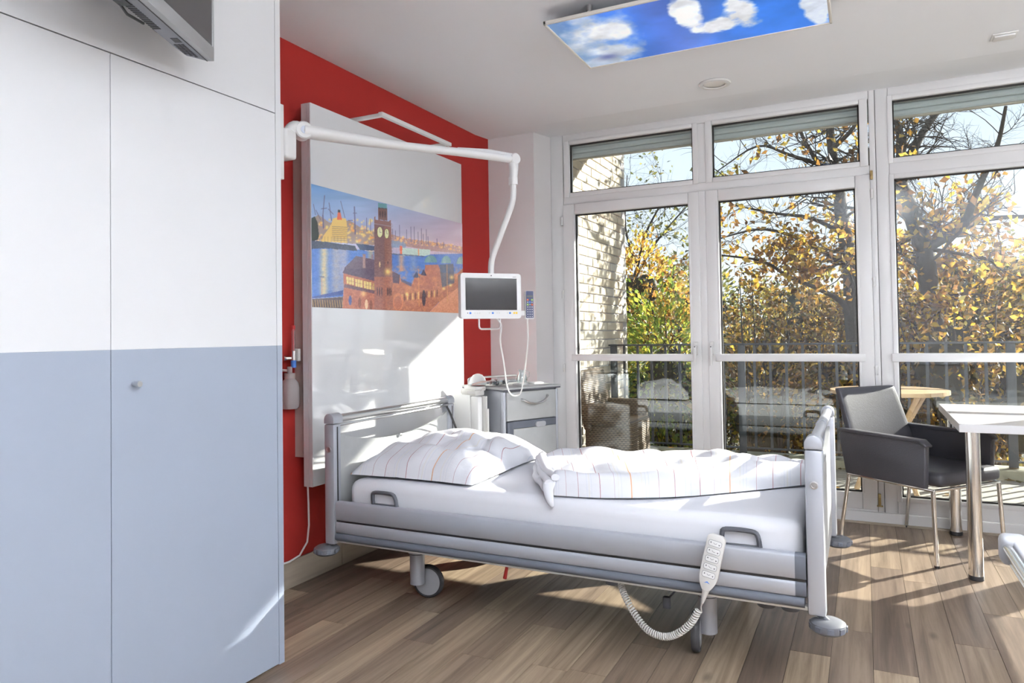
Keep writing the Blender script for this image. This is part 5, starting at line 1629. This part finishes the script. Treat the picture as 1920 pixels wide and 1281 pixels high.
g.box((2.40, 5.775, 0.715), (2.93, 5.825, 0.742), 0.003); g.box((2.64, 5.53, 0.712), (2.69, 6.07, 0.742), 0.003)
g.obj('folding_legs', M['teak'], ot)

# ------------------------------------------------------------------ garden: ground, trees, shrubs
struct(part('garden_ground', M['ground'], None, ((-40, 6.7, -3.2), (45, 70, -3.0))))

PAL = {
    'gold': [(0.72, 0.47, 0.06), (0.60, 0.33, 0.05), (0.78, 0.56, 0.10), (0.42, 0.21, 0.05), (0.30, 0.15, 0.05)],
    'brown': [(0.34, 0.19, 0.05), (0.22, 0.12, 0.04), (0.42, 0.25, 0.05), (0.66, 0.45, 0.06), (0.14, 0.10, 0.04), (0.20, 0.17, 0.05)],
    'green': [(0.36, 0.42, 0.06), (0.52, 0.50, 0.08), (0.20, 0.30, 0.05), (0.62, 0.48, 0.07), (0.28, 0.36, 0.06)],
    'orange': [(0.70, 0.40, 0.07), (0.58, 0.28, 0.05), (0.72, 0.50, 0.10), (0.40, 0.32, 0.07)],
    'olive': [(0.20, 0.22, 0.07), (0.30, 0.28, 0.07), (0.14, 0.15, 0.06), (0.36, 0.30, 0.08)],
}
def leaves(name, centers, size, pal, parent, seed=0, droop=0.3):
    r_ = np.random.default_rng(seed)
    C_ = np.asarray(centers, float)
    n = len(C_)
    d = r_.normal(size=(n, 3)); d[:, 2] -= droop; d /= np.linalg.norm(d, axis=1)[:, None]
    e = r_.normal(size=(n, 3)); e -= (e * d).sum(1)[:, None] * d; e /= np.linalg.norm(e, axis=1)[:, None]
    f = np.cross(d, e)
    L = (size * r_.uniform(0.6, 1.35, n))[:, None]
    w = L * 0.30
    V = np.stack([C_, C_ + d * L * 0.45 + e * w + f * L * 0.10, C_ + d * L - f * L * 0.08, C_ + d * L * 0.45 - e * w + f * L * 0.10], 1).reshape(-1, 3)
    k = np.arange(n) * 4
    F = np.concatenate([np.stack([k, k + 1, k + 2], 1), np.stack([k, k + 2, k + 3], 1)])
    p_ = np.array(PAL[pal])
    c = p_[r_.integers(0, len(p_), n)] * r_.uniform(0.40, 1.15, n)[:, None]
    c = np.clip(np.repeat(c, 4, axis=0), 0, 0.95)
    o = np_mesh(name, V, F, M['leaf'], parent, colors=c)
    o['kind'] = 'stuff'
    return o

def bough(r_, p, d, length, rad, lev, out, tips):
    n = 6
    pts = [p.copy()]
    dd = d.copy()
    for k in range(n):
        dd = (dd + Vector((r_.uniform(-1, 1), r_.uniform(-1, 1), r_.uniform(-0.9, 1))) * 0.24).normalized()
        pts.append(pts[-1] + dd * length / n)
    out.append((pts, [rad * (1 - 0.75 * k / n) for k in range(n + 1)]))
    for k in range(2, n + 1):
        tips.append((pts[k], lev))
    if lev < 2:
        for k in range(2, n + 1):
            for _ in range(2 if lev == 0 else 1):
                if r_.random() < 0.85:
                    nd = (dd + Vector((r_.uniform(-1, 1), r_.uniform(-1, 1), r_.uniform(-0.8, 0.9))) * 1.1).normalized()
                    bough(r_, pts[k], nd, length * r_.uniform(0.4, 0.65), rad * 0.45, lev + 1, out, tips)

def grown_tree(name, label, limbs, seed, pal, per_tip, size, twig_len=0.7, group='garden trees', xmax=4.3, zleaf=None):
    r_ = random.Random(seed)
    base = limbs[0][0][0]
    t_ = thing(name, label, 'tree', (base[0], base[1], -3.0), group)
    g = G()
    g.tube([(base[0] + 0.1, base[1], -3.0), (base[0] + 0.03, base[1], -1.4), base], [limbs[0][1] * 1.3, limbs[0][1] * 1.1, limbs[0][1]], 10)
    tips, tw = [], []
    for P_, r0, r1 in limbs:
        sp = smooth_path(P_, 4)
        n = len(sp)
        g.tube(sp, [r0 + (r1 - r0) * k / (n - 1) for k in range(n)], 8)
        for k in range(2 if P_[0][2] > 1.2 else n // 2, n):
            for _ in range(2):
                if r_.random() < 0.62:
                    dv = Vector((r_.uniform(-1, 1), r_.uniform(-1, 0.8), r_.uniform(-0.5, 1.0))).normalized()
                    bough(r_, Vector(sp[k]), dv, twig_len * r_.uniform(0.5, 1.25), max(0.006, (r0 + (r1 - r0) * k / (n - 1)) * 0.28), 0 if r_.random() < 0.55 else 1, tw, tips)
    g.obj('trunk', M['bark'], t_, smooth=60)
    g = G()
    for pts, rd in tw:
        g.tube(pts, rd, 4, caps=False)
    o = g.obj('branches', M['bark'], t_, smooth=0, recalc=False)
    cs = []
    for p, lev in tips:
        if p.x > xmax or (p.x > 3.1 and p.z > 2.75): continue
        k = per_tip * (1.0 if zleaf is None else max(0.10, min(2.4, 1.0 + (zleaf - p.z) * 1.1)))
        m_ = int(k) + (1 if r_.random() < k - int(k) else 0)
        for _ in range(m_):
            cs.append((p.x + r_.gauss(0, 0.05), p.y + r_.gauss(0, 0.05), p.z + r_.gauss(0, 0.05)))
    leaves('foliage', cs, size, pal, t_, seed)
    return t_

A_ = [
    ([(2.59, 9.0, -0.49), (2.49, 9.0, 0.35), (2.44, 9.0, 0.95), (2.41, 9.0, 1.44), (2.40, 9.0, 1.81), (2.36, 9.0, 2.18), (2.31, 9.0, 2.55), (2.29, 9.1, 2.88), (2.23, 9.2, 3.28), (2.20, 9.3, 3.66), (2.17, 9.4, 4.05)], 0.125, 0.035),
    ([(2.43, 9.0, 1.07), (2.33, 8.9, 1.47), (2.09, 8.8, 1.66), (1.76, 8.7, 1.82), (1.47, 8.7, 2.02), (1.01, 8.6, 2.11)], 0.038, 0.010),
    ([(2.39, 9.0, 1.93), (2.08, 9.2, 2.15), (1.72, 9.3, 2.38), (1.33, 9.4, 2.49), (0.79, 9.5, 2.41)], 0.036, 0.008),
    ([(2.34, 9.0, 2.3), (2.0, 8.8, 2.49), (1.6, 8.7, 2.57), (1.2, 8.6, 2.68)], 0.030, 0.008),
    ([(2.28, 9.0, 2.89), (2.05, 9.2, 3.24), (1.87, 9.3, 3.65), (1.82, 9.3, 3.95)], 0.036, 0.012),
    ([(2.27, 9.0, 3.05), (1.78, 8.8, 3.25), (1.44, 8.7, 3.37), (1.0, 8.6, 3.11)], 0.026, 0.006),
    ([(2.23, 9.0, 3.3), (2.46, 8.8, 3.47), (2.56, 8.7, 3.72)], 0.030, 0.012),
]
grown_tree('chestnut_tree', 'bare-branched tree with golden leaves and a dark trunk behind the right balcony door', A_, 11, 'gold', 0.55, 0.085, 0.62, zleaf=1.8)
B_ = [
    ([(3.27, 8.2, -0.81), (3.21, 8.2, 0.23), (3.16, 8.2, 1.08), (3.11, 8.2, 1.61), (3.08, 8.2, 2.0)], 0.10, 0.085),
    ([(3.08, 8.2, 2.0), (2.99, 8.2, 2.32), (2.89, 8.3, 2.67), (2.86, 8.3, 2.84), (2.90, 8.3, 3.0), (2.89, 8.4, 3.3), (2.83, 8.4, 3.45)], 0.095, 0.022),
    ([(3.08, 8.2, 2.0), (3.23, 8.1, 2.08), (3.39, 8.0, 2.18), (3.47, 7.9, 2.41), (3.56, 7.9, 2.63), (3.66, 7.8, 2.89), (3.73, 7.8, 3.23)], 0.055, 0.014),
    ([(3.11, 8.2, 2.03), (3.41, 8.4, 2.23), (3.70, 8.5, 2.30), (4.02, 8.6, 2.31)], 0.042, 0.016),
    ([(2.89, 8.3, 2.67), (3.01, 8.4, 3.04), (3.14, 8.5, 3.29), (3.29, 8.6, 3.52), (3.43, 8.7, 3.81)], 0.055, 0.020),
]
grown_tree('forked_tree', 'dark forked tree with yellow leaves behind the right-hand window', B_, 23, 'gold', 0.50, 0.085, 0.55, zleaf=1.8, xmax=4.0)
C_ = [([(-1.5, 13.0, 0.5), (-1.45, 13.0, 1.86), (-1.28, 13.0, 2.45), (-1.12, 13.0, 3.04), (-0.8, 13.0, 3.62)], 0.05, 0.015),
      ([(-1.35, 13.0, 2.2), (-0.95, 12.9, 2.8), (-0.5, 12.9, 3.3), (-0.2, 12.9, 3.6)], 0.03, 0.008),
      ([(-1.28, 13.0, 2.45), (-1.5, 13.0, 3.2), (-1.45, 13.0, 4.2)], 0.03, 0.008)]
grown_tree('bare_tree', 'thin nearly leafless tree beside the brick wall behind the left door', C_, 31, 'olive', 0.12, 0.09, 1.3)

def shrub(name, label, blobs, n, size, pal, seed, core=None, cat='shrub', group='garden shrubs'):
    r_ = np.random.default_rng(seed)
    c0 = blobs[0][0]
    t_ = thing(name, label, cat, (c0[0], c0[1], -3.0), group)
    vol = np.array([b[1][0] * b[1][1] * b[1][2] for b in blobs]); vol = vol / vol.sum()
    cs = []
    for (c, rd), v in zip(blobs, vol):
        m_ = int(n * v)
        d = r_.normal(size=(m_, 3)); d /= np.linalg.norm(d, axis=1)[:, None]
        k = r_.uniform(0.45, 1.0, m_) ** 0.5 * (1 + 0.18 * np.sin(d[:, 0] * 9 + d[:, 2] * 7) + 0.1 * r_.normal(size=m_))
        cs.append(np.array(c) + d * np.array(rd) * k[:, None])
    cs = np.concatenate(cs)
    leaves('foliage', cs, size, pal, t_, seed)
    rp = random.Random(seed)
    g = G()
    for c, rd in blobs:
        for _ in range(10):
            a, b = rp.uniform(0, 2 * PI), rp.uniform(0.2, 1.0)
            e = Vector((c[0] + rd[0] * math.cos(a) * b * 0.9, c[1] + rd[1] * math.sin(a) * b * 0.9, c[2] + rd[2] * rp.uniform(0.1, 0.95)))
            s_ = Vector((c0[0] + rp.uniform(-.2, .2), c0[1] + rp.uniform(-.2, .2), -3.0))
            g.tube([s_, s_.lerp(e, 0.55) + Vector((rp.uniform(-.2, .2), rp.uniform(-.2, .2), 0.2)), e], [0.035, 0.02, 0.005], 5, caps=False)
    g.obj('stems', M['bark'], t_, smooth=0, recalc=False)
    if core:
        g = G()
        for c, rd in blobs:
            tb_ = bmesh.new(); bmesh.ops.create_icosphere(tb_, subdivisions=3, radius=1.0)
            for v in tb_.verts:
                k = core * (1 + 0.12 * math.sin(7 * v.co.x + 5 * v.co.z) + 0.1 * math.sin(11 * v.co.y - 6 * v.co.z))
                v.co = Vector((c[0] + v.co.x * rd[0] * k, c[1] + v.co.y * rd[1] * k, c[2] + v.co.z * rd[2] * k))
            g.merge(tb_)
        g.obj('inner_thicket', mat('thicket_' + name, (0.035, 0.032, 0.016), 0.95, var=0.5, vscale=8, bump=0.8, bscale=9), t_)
    return t_
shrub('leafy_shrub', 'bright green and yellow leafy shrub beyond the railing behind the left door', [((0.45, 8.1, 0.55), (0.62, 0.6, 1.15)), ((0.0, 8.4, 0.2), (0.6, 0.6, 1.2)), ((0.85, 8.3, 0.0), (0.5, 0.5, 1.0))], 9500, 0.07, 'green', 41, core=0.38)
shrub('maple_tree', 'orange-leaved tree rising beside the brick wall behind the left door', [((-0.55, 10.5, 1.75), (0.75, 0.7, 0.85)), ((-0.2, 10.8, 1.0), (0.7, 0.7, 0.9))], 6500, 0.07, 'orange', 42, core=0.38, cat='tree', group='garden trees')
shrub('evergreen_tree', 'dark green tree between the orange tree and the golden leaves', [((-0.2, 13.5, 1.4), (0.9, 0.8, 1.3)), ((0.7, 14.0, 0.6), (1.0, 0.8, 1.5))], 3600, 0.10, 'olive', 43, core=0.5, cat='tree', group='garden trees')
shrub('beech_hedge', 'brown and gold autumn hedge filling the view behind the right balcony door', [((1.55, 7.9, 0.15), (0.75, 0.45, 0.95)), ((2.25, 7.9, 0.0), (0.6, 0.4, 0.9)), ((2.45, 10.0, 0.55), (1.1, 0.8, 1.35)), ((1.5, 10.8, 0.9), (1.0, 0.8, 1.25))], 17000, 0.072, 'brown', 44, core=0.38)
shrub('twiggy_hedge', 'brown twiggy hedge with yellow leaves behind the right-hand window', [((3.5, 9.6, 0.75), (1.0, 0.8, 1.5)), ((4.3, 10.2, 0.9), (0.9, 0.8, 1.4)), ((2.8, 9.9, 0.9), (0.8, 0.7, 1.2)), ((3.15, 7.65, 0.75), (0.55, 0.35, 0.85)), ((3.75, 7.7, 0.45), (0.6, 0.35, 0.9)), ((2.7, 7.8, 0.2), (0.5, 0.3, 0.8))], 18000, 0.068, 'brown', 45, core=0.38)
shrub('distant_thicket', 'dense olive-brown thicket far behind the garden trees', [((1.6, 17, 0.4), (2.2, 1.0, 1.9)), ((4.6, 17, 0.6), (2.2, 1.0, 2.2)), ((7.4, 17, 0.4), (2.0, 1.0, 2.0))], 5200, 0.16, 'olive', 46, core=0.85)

# fallen leaves on the balcony
lc = []
for _ in range(90):
    x, y = random.uniform(0.4, 4.6), random.uniform(5.4, 6.38)
    if y < 6.2 and random.random() < 0.6: y = random.uniform(6.2, 6.38)
    lc.append((x, y, ZB + 0.012))
for _ in range(40):
    lc.append((random.uniform(0.4, 4.6), random.uniform(6.42, 6.62), 0.145))
fl = leaves('fallen_leaves', lc, 0.085, 'brown', None, 77, droop=-0.0)
co = np.zeros(len(fl.data.vertices) * 3, np.float32); fl.data.vertices.foreach_get('co', co); co = co.reshape(-1, 4, 3)
co[:, :, 2] = co[:, :1, 2] + (co[:, :, 2] - co[:, :1, 2]) * 0.15
co[:, :, 2] = np.maximum(co[:, :, 2], co[:, :1, 2] - 0.010)
fl.data.vertices.foreach_set('co', co.ravel())
tag(fl, 'dry brown leaves scattered on the balcony floor and kerb', 'leaves', kind='stuff')
